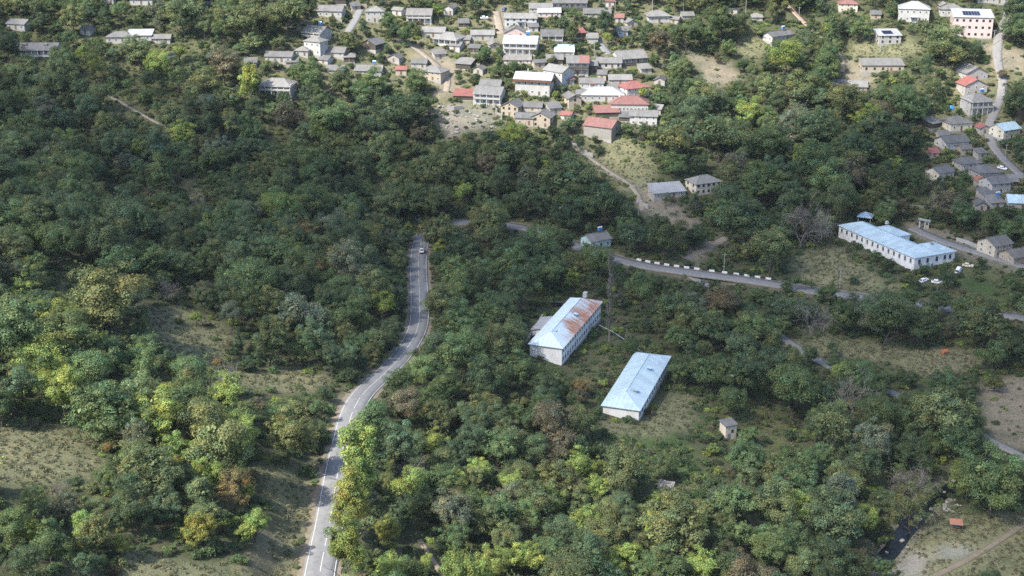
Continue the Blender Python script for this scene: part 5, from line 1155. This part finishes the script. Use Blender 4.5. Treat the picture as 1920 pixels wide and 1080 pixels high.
def landmark(px, py, x=None, y=None):
    if x is not None:
        q = min(HOUSES, key=lambda h: math.hypot(h[0]-x, h[1]-y)-h[2])
        if math.hypot(q[0]-x, q[1]-y)-q[2] < 9:
            t = q[3]
            for cut in (' with ', ' beside ', ' behind ', ' in ', ' at ', ' below ', ' among ', ' under ', ' above ', ' right ', ' left ', ' over ', ' along ', ' half hidden', ' standing ', ' partly ', ' directly ', ' turned ', ' whose ', ' joined ', ' near ', ' and ', ' between ', ' on ', ' deep ', ' sunk ', ' next ', ' across ', ' towards '): t = t.split(cut)[0]
            if len(t.split()) >= 3: return 'close to the '+t
        if main_gap(x, y) < 6: return 'right at the edge of the main road'
    if py < 235 and px < 560: return 'on the lit hillside above the dark spur'
    if py < 250 and px < 1235: return 'among the hillside village houses'
    if px > 1720 and py < 430: return 'beside the lane houses and pink block'
    if py < 440 and px > 1180: return 'in the ravine wood'
    if py < 430 and px < 900: return 'in the shaded wood above the hairpin bend'
    if px > 1440 and 430 <= py < 580: return 'around the angled blue-roofed building'
    if py < 520 and px > 880: return 'in the wood below the stone red-roofed building'
    if px > 1400 and py > 800: return 'along the stream and its meadow'
    if px > 1300 and py >= 540: return 'between the guard-block road and the lower lane'
    if px > 980 and py < 860: return 'around the two long blue-roofed buildings'
    if px > 640 and py > 800: return 'in the sunlit thicket beneath the long hall'
    if px > 770: return 'between the main road and the rust-streaked building'
    if py > 700: return 'around the dry meadow above the main road'
    return 'on the shaded slope above the main road'
PL = []   # every plant: dict(kind, x,y,z,sx,sz,rz,tint,cls,px,py,area)
def jitter(t, a=.14):
    b = 1+rng.normal()*a; h = float(np.clip(rng.normal()*.04, -.07, .07))
    return (max(t[0]*b*(1+h), .01), max(t[1]*b, .01), max(t[2]*b*(1-h), .008))
def put(kind, x, y, sxy, sz, cls, px=None, py=None, variant=None):
    z = float(ground(x, y)); u, v, Z = proj(np.array([x, y, z+3]))
    PL.append(dict(kind=kind, x=x, y=y, z=z-.15, s=sxy, h=sz, rz=rng.random()*6.28, tint=jitter(TINT[cls]), cls=cls, px=float(u), py=float(v), Z=float(Z), var=int(rng.integers(100)) if variant is None else variant))
HERO = """35,735,95,b 2,765,70,m 130,742,104,y 186,746,55,b 272,705,80,m 345,660,72,d 410,670,48,r 449,622,66,b,T 402,733,60,g,B 362,706,88,m 300,782,110,y 190,782,36,y 255,852,95,o,O 334,852,78,y 443,824,92,y 205,836,32,r 200,892,66,m 312,946,72,b 250,962,84,d
379,996,76,Y 443,928,90,r,O 392,900,84,y 60,942,100,o,O 110,912,46,g,B 22,1000,84,m 102,1022,92,m 160,990,62,y 230,1022,42,Y 170,1062,64,d 50,1062,76,d
200,582,155,o 62,572,60,m 88,576,70,b 30,592,62,n 325,547,44,g,B 380,548,46,n,O 370,582,62,y 234,507,92,m 330,500,72,d 443,532,76,m 493,466,86,b,O 443,413,82,m 563,433,66,r,O 582,512,56,r 508,575,82,o 567,657,62,m 598,568,50,b 67,407,80,o 148,423,72,m 231,405,60,b 341,412,62,o 300,432,62,b 62,442,50,y 120,470,80,m 30,470,80,o 400,480,60,o 640,600,60,m 520,640,60,o 620,540,60,m 660,470,80,d 590,390,80,m 520,380,70,m
820,434,80,o 907,426,56,r 930,411,62,m 850,500,62,m 700,548,88,o 719,576,60,y 688,530,40,g,B 833,570,80,o 862,602,72,m 900,520,80,m 960,500,80,m 1010,470,80,m 960,560,70,d 880,660,80,m 950,640,70,o 1040,500,70,d 910,720,90,d 975,700,80,m 1020,730,70,d 1085,720,50,r,O 840,720,70,m 820,660,60,b
548,824,110,o 678,862,78,y,P 660,948,62,Y,P 655,1012,76,y,P 694,812,66,m,P 754,834,82,b 753,718,76,m 625,676,44,b,T 826,878,80,o 761,905,56,g,B 877,830,62,b 817,782,72,o 744,962,82,d 880,952,72,m 727,1064,70,y 800,950,60,o 708,772,50,m 850,1010,70,m 780,870,50,m
1035,800,86,n 934,838,80,m 958,906,56,y 1050,900,90,o 1165,890,100,o 1121,873,42,y 1245,878,54,d 1030,940,62,y 930,962,90,m 1097,974,72,y 1050,1002,72,b 1258,992,148,o 1168,950,52,b 987,1043,82,y 922,1058,72,Y 1136,1063,82,y 1300,1071,90,y 1200,1022,62,o 1180,1042,60,y 1379,938,92,m 1000,850,60,d 1080,840,60,d 880,900,60,o 850,850,60,d
1397,623,76,m 1567,806,122,o,O 1600,770,70,g,B 1640,790,90,m 1614,712,82,m 1526,740,40,Y 1482,722,82,m 1765,774,132,o 1655,607,100,d 1722,612,82,d 1835,607,102,o 1863,696,82,o 1750,724,92,m 1687,696,32,d,T 1520,600,62,g,B 1797,830,102,m 1532,852,62,m 1402,806,62,m 1330,620,80,d 1260,590,80,d 1330,700,80,m 1370,760,60,m 1440,690,70,b 1300,660,60,d 1560,640,60,d 1480,800,50,d
1557,976,132,b 1702,949,112,o,O 1690,905,60,g,B 1853,908,132,m 1461,961,122,o,O 1380,1002,82,m 1594,1062,62,r 1640,1066,52,m 1497,1062,72,o 1620,880,80,d 1500,880,80,m 1730,870,70,d 1440,1040,80,m
1256,264,82,o 1345,264,92,d 1313,195,72,o 1437,168,62,o 1452,200,42,d 1404,216,62,y 1440,282,92,m 1526,250,92,d 1585,196,100,o 1597,285,92,d 1686,272,92,d 1517,315,82,m 1363,312,44,g,B 1425,350,92,m 1393,420,100,d 1499,430,76,g,B 1659,148,38,d,C 1689,392,40,n 1532,397,36,d,T 1580,382,62,m 1640,340,70,d 1720,340,60,d 1480,380,70,d 1300,440,60,d 1250,360,56,d 1240,450,80,d 1350,400,60,m 1500,170,70,o 1470,120,70,y 1550,130,70,m 1700,200,80,m 1740,170,60,o 1620,220,60,y 1380,160,60,m
1065,330,125,d 956,295,104,d 1122,271,48,d 879,250,56,o 1065,235,40,d 1047,182,34,n,O 880,290,46,d 621,233,92,m 546,232,72,n 751,214,100,d 699,243,70,b 465,231,52,m 816,381,72,o 730,392,72,o 860,345,60,d 1120,390,80,d 1060,410,70,d 980,380,70,d
77,44,44,d 260,100,72,o 180,130,62,y 297,127,52,y 333,148,62,m 423,127,72,n 387,167,72,o 470,163,46,y,T 350,34,82,o 450,43,92,o 540,33,92,o 120,110,62,m 20,90,50,d 140,40,60,o 200,40,60,m 270,40,50,m 410,60,60,m 500,80,60,d 560,140,50,m 590,160,50,m 640,160,60,o 700,160,60,m
731,36,62,m 645,32,26,m 905,95,54,m 925,127,54,d 1073,46,80,o 1133,47,50,d 1285,70,62,d 1237,80,50,n,O 1350,52,66,m 1345,100,40,n,O 1560,48,50,m,C 1612,58,46,m 1770,92,92,o 1903,54,62,m 1880,135,44,n,O 1905,196,72,d 1830,322,22,d,T 822,22,28,y 660,80,40,o,O 1035,105,40,o,O 1090,160,24,d,C 1060,180,40,n,O 780,160,50,m 860,140,36,m 1205,160,50,y 1220,190,50,m 1732,500,40,m,O 1641,478,30,m,O 1668,468,34,g,B 1768,488,18,d,C 1840,480,46,d 1475,518,40,m 1500,526,30,m 1600,515,40,d 1175,612,46,g,C 1550,553,46,m 1600,560,50,d 1650,565,50,d 1700,569,50,m 1752,573,50,d 1800,578,46,m 1838,584,44,o 1430,600,46,d 1458,617,40,m 1520,662,50,d 1562,684,50,m 1610,703,50,m 1648,720,46,d 1730,760,50,m 1780,783,50,d 1822,800,44,m 1340,542,40,d 1366,560,40,d 1318,528,30,d 1060,455,50,d 1100,468,44,m 1040,440,40,m 925,412,40,m 890,408,36,o 1104,490,46,m 1138,502,34,d 1152,508,32,m 1406,598,48,d 1440,624,44,m 1380,574,36,d 1350,552,36,m 1700,752,40,d""".split()
def kind_of(k): return {'R': 'broadleaf_tree', 'O': 'open_tree', 'T': 'upright_tree', 'P': 'roadside_poplar', 'B': 'bare_tree', 'C': 'conifer'}[k]
REFH = {'broadleaf_tree': (12.2, 5.4), 'open_tree': (12.0, 5.3), 'upright_tree': (13.4, 3.9), 'roadside_poplar': (16.2, 2.9), 'bare_tree': (9.5, 4.6), 'conifer': (14.0, 2.9)}   # height and radius of the model
hero_pos = []
for hstr in HERO:
    q = hstr.split(','); px, py, dia, cls = float(q[0]), float(q[1]), float(q[2]), q[3]; kd = kind_of(q[4] if len(q) > 4 else 'R')
    _, Z0 = hit(px, py); Hm, Rm = REFH[kd]
    D = dia*Z0[0]/F; sx = D/2/Rm; sz = sx*(.94 if kd in ('broadleaf_tree', 'open_tree') else 1.0)
    if kd == 'roadside_poplar': sz = sx*.8
    sz = min(sz, 1.75); dy = Hm*sz*.5*.93*F/Z0[0]
    P, Z = hit(px, py+dy); 
    for _ in range(2):
        D = dia*Z[0]/F; sx = D/2/Rm; sz = min(sx*(.94 if kd in ('broadleaf_tree', 'open_tree') else 1.0), 1.75); dy = Hm*sz*.5*.93*F/Z[0]; P, Z = hit(px, py+dy)
    x, y = P[0][0], P[0][1]
    if on_building(x, y, 1.0): continue
    g = road_gap(x, y)
    if g < .8:
        i = int(np.argmin(np.hypot(ROADPTS[:, 0]-x, ROADPTS[:, 1]-y)-ROADPTS[:, 2])); d = np.array([x-ROADPTS[i, 0], y-ROADPTS[i, 1]]); d /= max(np.linalg.norm(d), .1); x, y = ROADPTS[i, 0]+d[0]*(ROADPTS[i, 2]+1.6), ROADPTS[i, 1]+d[1]*(ROADPTS[i, 2]+1.6)
    z0_ = float(ground(x, y))
    for _ in range(7):
        if blocks(x, y, z0_, Hm*sz, Rm*sx) <= (.12 if px < 1500 or py < 800 else .3): break
        sx *= .9; sz *= .9
    put(kd, x, y, sx, sz, cls); hero_pos.append((x, y, sx*Rm))
# the bare poplar between the long buildings
P, Z = spot(1142, 640); put('dead_poplar', P[0], P[1], 1.0, 1.0, 'g')
# fill the woods between them
cell = {}
def near(x, y, r, f=1.0):
    i, j = int(x//12), int(y//12)
    for a in (-1, 0, 1):
        for b in (-1, 0, 1):
            for (qx, qy, qr) in cell.get((i+a, j+b), ()):
                if (qx-x)**2+(qy-y)**2 < ((r+qr)*f)**2: return True
    return False
def mark(x, y, r): cell.setdefault((int(x//12), int(y//12)), []).append((x, y, r))
for x, y, r in hero_pos: mark(x, y, min(r, 7))
def visible_ground(n):
    """random ground points inside the view and a margin round it"""
    Y = 205+rng.random(n*3)*560; half = (Y*1.02*.375+40); X = (rng.random(n*3)*2-1)*half
    keep = rng.random(n*3) < half/half.max(); X, Y = X[keep], Y[keep]
    return X, Y
X, Y = visible_ground(9000); U_, V_, Z_ = proj(np.stack([X, Y, ground(X, Y)], 1)); ntree = 0
for x, y, u, v, zk in zip(X, Y, U_, V_, zones_at(X, Y)):
    if v > 1400 or v < -140: continue
    zn = ZN[zk]
    if zn in ('dry', 'soil', 'gravel', 'rubble', 'grass'): continue
    if zn == 'village' and rng.random() < .15: continue
    if zn in ('green', 'drygreen') and rng.random() < .72: continue
    sz = float(np.clip(rng.normal(1.14, .27), .5, 1.75))
    if zn in ('village', 'drygreen', 'green'): sz *= .6
    if 640 < u < 1350 and v > 780: sz *= .78
    if main_gap(x, y) < 9: sz *= .55
    rad = 5.0*sz
    if near(x, y, rad, .66) or road_gap(x, y) < .8+.12*rad or on_building(x, y, 1.5): continue
    z = float(ground(x, y)); b = blocks(x, y, z, 12.4*sz, rad*1.15)
    if b > .03:
        sz *= .55; rad *= .55
        if blocks(x, y, z, 12.4*sz, rad*1.15) > .05: continue
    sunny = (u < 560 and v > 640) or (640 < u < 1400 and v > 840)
    w_ = dict(d=.24, m=.34, o=.22, b=.10, y=.03, n=.015, p=.06) if not sunny else dict(d=.07, m=.30, o=.28, b=.06, y=.24, n=.012, Y=.008, p=.04)  # yellow-green trees here; share raised, so some sunlight is in the leaf colour
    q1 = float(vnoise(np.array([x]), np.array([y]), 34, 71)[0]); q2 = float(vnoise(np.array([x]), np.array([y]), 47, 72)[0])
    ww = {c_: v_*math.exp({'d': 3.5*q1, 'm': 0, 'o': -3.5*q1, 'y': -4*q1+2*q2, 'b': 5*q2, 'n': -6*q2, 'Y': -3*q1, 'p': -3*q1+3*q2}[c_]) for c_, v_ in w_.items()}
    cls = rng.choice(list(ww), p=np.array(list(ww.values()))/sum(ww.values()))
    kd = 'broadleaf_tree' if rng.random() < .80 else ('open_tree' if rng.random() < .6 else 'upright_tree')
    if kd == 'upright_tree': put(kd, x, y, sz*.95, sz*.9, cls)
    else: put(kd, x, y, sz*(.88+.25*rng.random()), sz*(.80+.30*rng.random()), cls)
    mark(x, y, rad); ntree += 1
# shrubs between and in the open
X, Y = visible_ground(15000); U_, V_, Z_ = proj(np.stack([X, Y, ground(X, Y)], 1)); nsh = 0
for x, y, u, v, zk in zip(X, Y, U_, V_, zones_at(X, Y)):
    if v > 1300 or v < -100: continue
    zn = ZN[zk]; pr_ = {'dry': .004, 'soil': .015, 'gravel': .02, 'rubble': .30, 'grass': .03, 'green': .7, 'drygreen': .35, 'village': .6, 'under': .45}[zn]
    if rng.random() > pr_: continue
    sz = .5+rng.random()*.9
    if zn in ('dry', 'soil', 'rubble', 'gravel'): sz *= .6
    if road_gap(x, y) < .5+1.2*sz or on_building(x, y, .8): continue
    z = float(ground(x, y))
    if blocks(x, y, z, 2.2*sz, 1.6*sz) > .34 and zn not in ('dry', 'soil', 'drygreen', 'green', 'rubble'): continue
    cls = rng.choice(list('dmoybn'), p=[.16, .30, .26, .10, .08, .10])
    put('shrub', x, y, sz, sz*(.7+.6*rng.random()), cls); nsh += 1
print('trees', ntree, 'shrubs', nsh, 'heroes', len(hero_pos))
# ------------------------------------------------------------------ plants as objects; what is too much to count becomes woodland
MESHES = {'broadleaf_tree': (RND, TRK), 'open_tree': (OPEN, TRK), 'upright_tree': (TALL, TRK), 'roadside_poplar': (POPL, TRK), 'bare_tree': (BARE, None), 'conifer': (CONI, TRK), 'shrub': (SHRB, None), 'dead_poplar': ([DEADP], None)}
CATS = {'broadleaf_tree': 'tree', 'open_tree': 'tree', 'upright_tree': 'tree', 'roadside_poplar': 'poplar', 'bare_tree': 'bare tree', 'conifer': 'conifer', 'shrub': 'shrub', 'dead_poplar': 'poplar'}
SHAPE = {'broadleaf_tree': 'round-crowned tree', 'open_tree': 'loose airy tree', 'upright_tree': 'upright narrow tree', 'roadside_poplar': 'poplar in the row at the road edge', 'bare_tree': 'tree with bare branches', 'conifer': 'pointed conifer', 'shrub': 'low shrub'}
for p in PL:
    Hm, Rm = REFH.get(p['kind'], (2, 1.6)); p['area'] = (Rm*p['s']*F/p['Z'])**2*(1 if -10 < p['px'] < 1930 and -10 < p['py'] < 1110 else 0)
REMIX = {k: (len(v[0]), len(v[1]) if v[1] else 0) for k, v in MESHES.items()}
trees = [p for p in PL if p['kind'] in ('broadleaf_tree', 'open_tree', 'upright_tree')]
trees.sort(key=lambda p: -p['area']); rest = []
lim = {'broadleaf_tree': 230, 'open_tree': 45, 'upright_tree': 30}; cnt = {}
indiv = [p for p in PL if p['kind'] in ('roadside_poplar', 'bare_tree', 'conifer', 'dead_poplar')]
for p in trees:
    k = p['kind']
    if cnt.get(k, 0) < lim[k] and p['area'] > 0: cnt[k] = cnt.get(k, 0)+1; indiv.append(p)
    else: rest.append(p)
shr = sorted([p for p in PL if p['kind'] == 'shrub'], key=lambda p: -p['area']); indiv += shr[:220]; rest_s = shr[220:]
SRC = {}
for p in indiv:
    k = p['kind']; A, B = MESHES[k]; ci = p['var'] % len(A)
    o = empty(k, (p['x'], p['y'], p['z']), p['rz']); o.scale = (p['s'], p['s'], p['h'])
    size = 'large ' if p['area'] > 2600 else 'small ' if p['area'] < 750 else ''
    form = 'tall ' if p['h']/p['s'] > 1.12 else 'broad ' if p['h']/p['s'] < .84 else ''
    if k == 'dead_poplar': lab = 'tall slender leafless poplar between the two long blue-roofed buildings'
    elif k == 'shrub': lab = '%s%s shrub %s' % ('large ' if p['s'] > 1.2 else 'small ' if p['s'] < .8 else '', form+CNAME[p['cls']], landmark(p['px'], p['py'], p['x'], p['y']))
    elif k == 'bare_tree': lab = '%sgrey tree with bare branches %s' % (size, landmark(p['px'], p['py'], p['x'], p['y']))
    elif k == 'roadside_poplar': lab = '%s poplar in the dense row at the main road edge' % CNAME[p['cls']]
    else: lab = '%s%s %s %s' % (size, form+CNAME[p['cls']], SHAPE[k], landmark(p['px'], p['py'], p['x'], p['y']))
    tag(o, ' '.join(lab.split()), CATS[k], ({'shrub': 'shrubs ', 'conifer': 'conifers ', 'bare_tree': 'bare trees '}.get(k, 'trees '))+landmark(p['px'], p['py'], p['x'], p['y']))
    nm = 'foliage' if k == 'shrub' else 'limbs' if k in ('bare_tree', 'dead_poplar') else 'crown'
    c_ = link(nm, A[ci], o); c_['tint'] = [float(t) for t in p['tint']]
    SRC.setdefault((k, 'a', ci), c_)
    if B: t_ = link('trunk', B[p['var'] % len(B)], o); SRC.setdefault((k, 'b', p['var'] % len(B)), t_)
    elif k == 'bare_tree' and p['var'] % 3:
        f_ = link('twig_leaves', OPEN[p['var'] % 3], o); f_['tint'] = [.15, .135, .105]; f_.scale = (.82, .82, .85)
    if k == 'dead_poplar':
        for q_ in range(3): f_ = link('twig_leaves', OPEN[q_], o, (0, 0, 2+q_*8.5), q_*2.1); f_['tint'] = [.115, .118, .088]; f_.scale = (.26-.04*q_, .26-.04*q_, 1.0)
def points_obj(name, pts, sources, label, extra=None):
    """one object whose plants are instanced on points (sources: lists of scene objects)"""
    me = bpy.data.meshes.new(name); me.from_pydata([(p['x'], p['y'], p['z']) for p in pts], [], []); me.update()
    n = len(pts)
    for an, ty, key, dat in (('rot', 'FLOAT', 'value', [p['rz'] for p in pts]), ('pick', 'INT', 'value', [p['var'] for p in pts]), ('size', 'FLOAT_VECTOR', 'vector', [c for p in pts for c in (p['s'], p['s'], p['h'])]), ('tint', 'FLOAT_COLOR', 'color', [c for p in pts for c in (*p['tint'], 1.0)])):
        a = me.attributes.new(an, ty, 'POINT'); a.data.foreach_set(key, dat)
    o = link(name, me)
    ng = bpy.data.node_groups.new(name, 'GeometryNodeTree'); ng.interface.new_socket('Geometry', in_out='INPUT', socket_type='NodeSocketGeometry'); ng.interface.new_socket('Geometry', in_out='OUTPUT', socket_type='NodeSocketGeometry')
    N, L = ng.nodes, ng.links; gi = N.new('NodeGroupInput'); go = N.new('NodeGroupOutput'); jo = N.new('GeometryNodeJoinGeometry')
    def attr(nm, ty):
        a = N.new('GeometryNodeInputNamedAttribute'); a.data_type = ty; a.inputs['Name'].default_value = nm; return a.outputs['Attribute']
    cr = N.new('ShaderNodeCombineXYZ'); L.new(attr('rot', 'FLOAT'), cr.inputs[2]); sz, pk = attr('size', 'FLOAT_VECTOR'), attr('pick', 'INT')
    for srcs in sources:
        js = N.new('GeometryNodeJoinGeometry')
        for s in srcs:
            oi = N.new('GeometryNodeObjectInfo'); oi.transform_space = 'ORIGINAL'; oi.inputs['Object'].default_value = s; oi.inputs['As Instance'].default_value = True; L.new(oi.outputs['Geometry'], js.inputs[0])
        ip = N.new('GeometryNodeInstanceOnPoints'); L.new(gi.outputs[0], ip.inputs['Points']); L.new(js.outputs[0], ip.inputs['Instance']); ip.inputs['Pick Instance'].default_value = True
        L.new(pk, ip.inputs['Instance Index']); L.new(cr.outputs[0], ip.inputs['Rotation']); L.new(sz, ip.inputs['Scale']); L.new(ip.outputs[0], jo.inputs[0])
    L.new(jo.outputs[0], go.inputs[0])
    md = o.modifiers.new('scatter', 'NODES'); md.node_group = ng
    tag(o, label, kind='stuff'); return o
def srcs(k, part): return [o for (kk, pp, ci), o in sorted(SRC.items(), key=lambda t: (t[0][0], t[0][1], t[0][2])) if kk == k and pp == part]
rt = [p for p in rest if p['kind'] != 'upright_tree']; ru = [p for p in rest if p['kind'] == 'upright_tree']
points_obj('woodland', rt, [srcs('broadleaf_tree', 'a')+srcs('open_tree', 'a')[:1], srcs('broadleaf_tree', 'b')], 'mixed green woodland covering the farther slopes')
if ru: points_obj('woodland', ru, [srcs('upright_tree', 'a'), srcs('upright_tree', 'b')], 'scattered upright trees within the farther woodland')
# low growth: brambles and herbs under and between the trees
def ground_cover(n, prob, smin, smax, palette, weights):
    X, Y = visible_ground(n); zk = zones_at(X, Y); pv_ = np.array([prob.get(z, 0) for z in ZN])[zk]
    U_, V_, _ = proj(np.stack([X, Y, ground(X, Y)], 1)); ok = (rng.random(len(X)) < pv_) & (V_ < 1200) & (V_ > -60) & (U_ > -60) & (U_ < 1980)
    X, Y = X[ok], Y[ok]; Zg = ground(X, Y); out = []; pick = rng.choice(palette, size=len(X), p=weights)
    for x, y, z, cls in zip(X, Y, Zg, pick):
        s = smin+(smax-smin)*rng.random()**1.5
        if road_gap(x, y) < .25+s*.8 or on_building(x, y, .3): continue
        out.append(dict(x=x, y=y, z=z-.06, s=s, h=s*(.7+.6*rng.random()), rz=rng.random()*6.28, var=int(rng.integers(100)), tint=jitter(TINT[str(cls)])))
    return out
low = ground_cover(16000, {'under': .65, 'green': 1, 'drygreen': .45, 'village': .45, 'soil': .06, 'rubble': .2, 'dry': .02}, .45, 1.25, list('dmobyn'), [.18, .32, .22, .10, .08, .10])
lb = [link('bramble', m_, None) for m_ in LOWB]
for k, o in enumerate(lb):
    P, _ = spot(*[(1180, 830), (1240, 838), (1300, 880), (1310, 930)][k]); o.location = P; o['tint'] = [.055, .095, .035]; o.scale = (1.3, 1.3, 1.2); tag(o, 'low green bramble mound in the clearing below the long hall', 'bramble', 'brambles below the long hall')
points_obj('undergrowth', low+rest_s, [lb+srcs('shrub', 'a')], 'brambles and low bushes under and between the trees')
TINT.update({'A': (.180, .172, .102), 'B': (.165, .164, .092), 'C': (.150, .156, .080), 'E': (.205, .194, .122)})
grass = ground_cover(90000, {'dry': .85, 'drygreen': .7, 'grass': .3, 'soil': .05, 'village': .12, 'green': .2}, .6, 1.5, list('ABCE'), [.34, .28, .2, .18])
gt = [link('grass_tuft', m_, None) for m_ in TUFT]
for k, o in enumerate(gt):
    P, _ = spot(*[(60, 850), (120, 830), (90, 880)][k]); o.location = P; o['tint'] = [.20, .175, .10]; o.scale = (1.4,)*3; tag(o, 'dry grass tuft on the meadow above the main road', 'grass', 'grass tufts on the meadow')
points_obj('grass', grass, [gt], 'dry autumn grass on the meadows and slopes')
# ------------------------------------------------------------------ cloud that shades the valley floor
SHADE = [(-420,30),(-200,60),(0,118),(150,172),(300,238),(450,288),(560,303),(700,290),(850,322),(1000,350),(1160,352),(1260,318),(1340,322),(1430,285),(1600,258),(1760,244),(1920,236),(2300,205),(2300,1300),(1560,1300),(1470,1120),(1400,1010),(1300,930),(1180,880),(1050,850),(900,835),(760,775),(680,735),(560,710),(420,695),(300,655),(200,600),(100,560),(0,545),(-250,520),(-420,505)]
CB = 900.0                                      # cloud base above the valley floor
sp_ = []
for px, py in SHADE:
    r = ray(px, py); t = None
    for Zt in np.arange(220, 1500, 3.0):
        P = CAM+r*Zt
        if P[2] < float(tps(np.clip(P[0], XL, XH), np.clip(P[1], YL, YH))): t = P; break
    if t is None: t = CAM+r*900
    sp_.append(t+SUN*((CB-t[2])/SUN[2]))
sp_ = np.array(sp_)
cs = 12.0; bx0, by0 = sp_[:, 0].min()-60, sp_[:, 1].min()-60; nxc = int((sp_[:, 0].max()+60-bx0)/cs)+1; nyc = int((sp_[:, 1].max()+60-by0)/cs)+1
QX, QY = np.meshgrid(bx0+np.arange(nxc)*cs, by0+np.arange(nyc)*cs, indexing='ij')
ins = in_poly(QX, QY, sp_[:, :2])
dist = np.full(QX.shape, 1e9)
for a, b in zip(sp_[:, :2], np.roll(sp_[:, :2], -1, axis=0)):
    ab = b-a; t = np.clip(((QX-a[0])*ab[0]+(QY-a[1])*ab[1])/(ab@ab+1e-9), 0, 1); dist = np.minimum(dist, np.hypot(QX-a[0]-t*ab[0], QY-a[1]-t*ab[1]))
sd_ = np.where(ins, dist, -dist)+vnoise(QX, QY, 38, 61)*26+vnoise(QX, QY, 16, 62)*12
dens = np.clip((sd_+14)/44, 0, 1); dens = dens*dens*(3-2*dens)
low_e = np.full(QX.shape, 1e9)
for a, b in zip(sp_[20:-1, :2], sp_[21:, :2]):
    ab = b-a; t = np.clip(((QX-a[0])*ab[0]+(QY-a[1])*ab[1])/(ab@ab+1e-9), 0, 1); low_e = np.minimum(low_e, np.hypot(QX-a[0]-t*ab[0], QY-a[1]-t*ab[1]))
dens *= .58+.42*np.clip(low_e/150, 0, 1)        # thinner towards the trailing edge
bul = np.sqrt(np.clip((sd_+20)/90, 0, 1))
top = CB+22+60*bul*(1+.5*vnoise(QX, QY, 55, 63)+.35*vnoise(QX, QY, 22, 64)); bot = CB-6-10*bul*(1+vnoise(QX, QY, 40, 65))
cell_ok = (np.maximum.reduce([bul[:-1, :-1], bul[1:, :-1], bul[1:, 1:], bul[:-1, 1:]]) > 0)
k0 = np.arange(QX.size).reshape(QX.shape); F_ = np.stack([k0[:-1, :-1], k0[1:, :-1], k0[1:, 1:], k0[:-1, 1:]], -1)[cell_ok]
Vc = np.concatenate([np.stack([QX, QY, np.where(bul > 0, top, CB)], -1).reshape(-1, 3), np.stack([QX, QY, np.where(bul > 0, bot, CB-.5)], -1).reshape(-1, 3)])
Fc = [tuple(map(int, q)) for q in F_]+[tuple(int(i)+QX.size for i in q[::-1]) for q in F_]
me = mesh('cloud', Vc, Fc, None, True)
a = me.attributes.new('thickness', 'FLOAT', 'POINT'); a.data.foreach_set('value', np.concatenate([dens.ravel()]*2))
m = new_mat('cloud'); N, L = nodes_of(m); N.remove(N['Principled BSDF']); out = N['Material Output']
at = N.new('ShaderNodeAttribute'); at.attribute_name = 'thickness'
df = N.new('ShaderNodeBsdfDiffuse'); df.inputs[0].default_value = (.9, .9, .92, 1); tl = N.new('ShaderNodeBsdfTranslucent'); tl.inputs[0].default_value = (.92, .92, .94, 1)
ms = N.new('ShaderNodeMixShader'); ms.inputs[0].default_value = .5; L.new(df.outputs[0], ms.inputs[1]); L.new(tl.outputs[0], ms.inputs[2])
tr = N.new('ShaderNodeBsdfTransparent'); mx = N.new('ShaderNodeMixShader'); L.new(math_(N, L, 'MULTIPLY', at.outputs['Fac'], CLOUD_OP), mx.inputs[0]); L.new(tr.outputs[0], mx.inputs[1]); L.new(ms.outputs[0], mx.inputs[2]); L.new(mx.outputs[0], out.inputs[0])
me.materials.append(m); tag(link('cloud', me), 'broad white cloud drifting over the valley', kind='stuff')
# ------------------------------------------------------------------ thin valley haze round the camera and the whole scene
hz = MB().box((-3300, -2700, float(TZ.min())-1.0), (3300, 5100, max(float(TZ.max()), 190.0)+12.0))
ho = hz.build('haze', None); ho['kind'] = 'stuff'; ho['label'] = 'thin blue valley haze'
m = new_mat('haze'); N, L = nodes_of(m); N.remove(N['Principled BSDF']); out = N['Material Output']
pv = N.new('ShaderNodeVolumePrincipled'); pv.inputs['Color'].default_value = (.78, .88, 1.0, 1); pv.inputs['Density'].default_value = HAZE; L.new(pv.outputs[0], out.inputs['Volume'])
ho.data.materials.append(m)
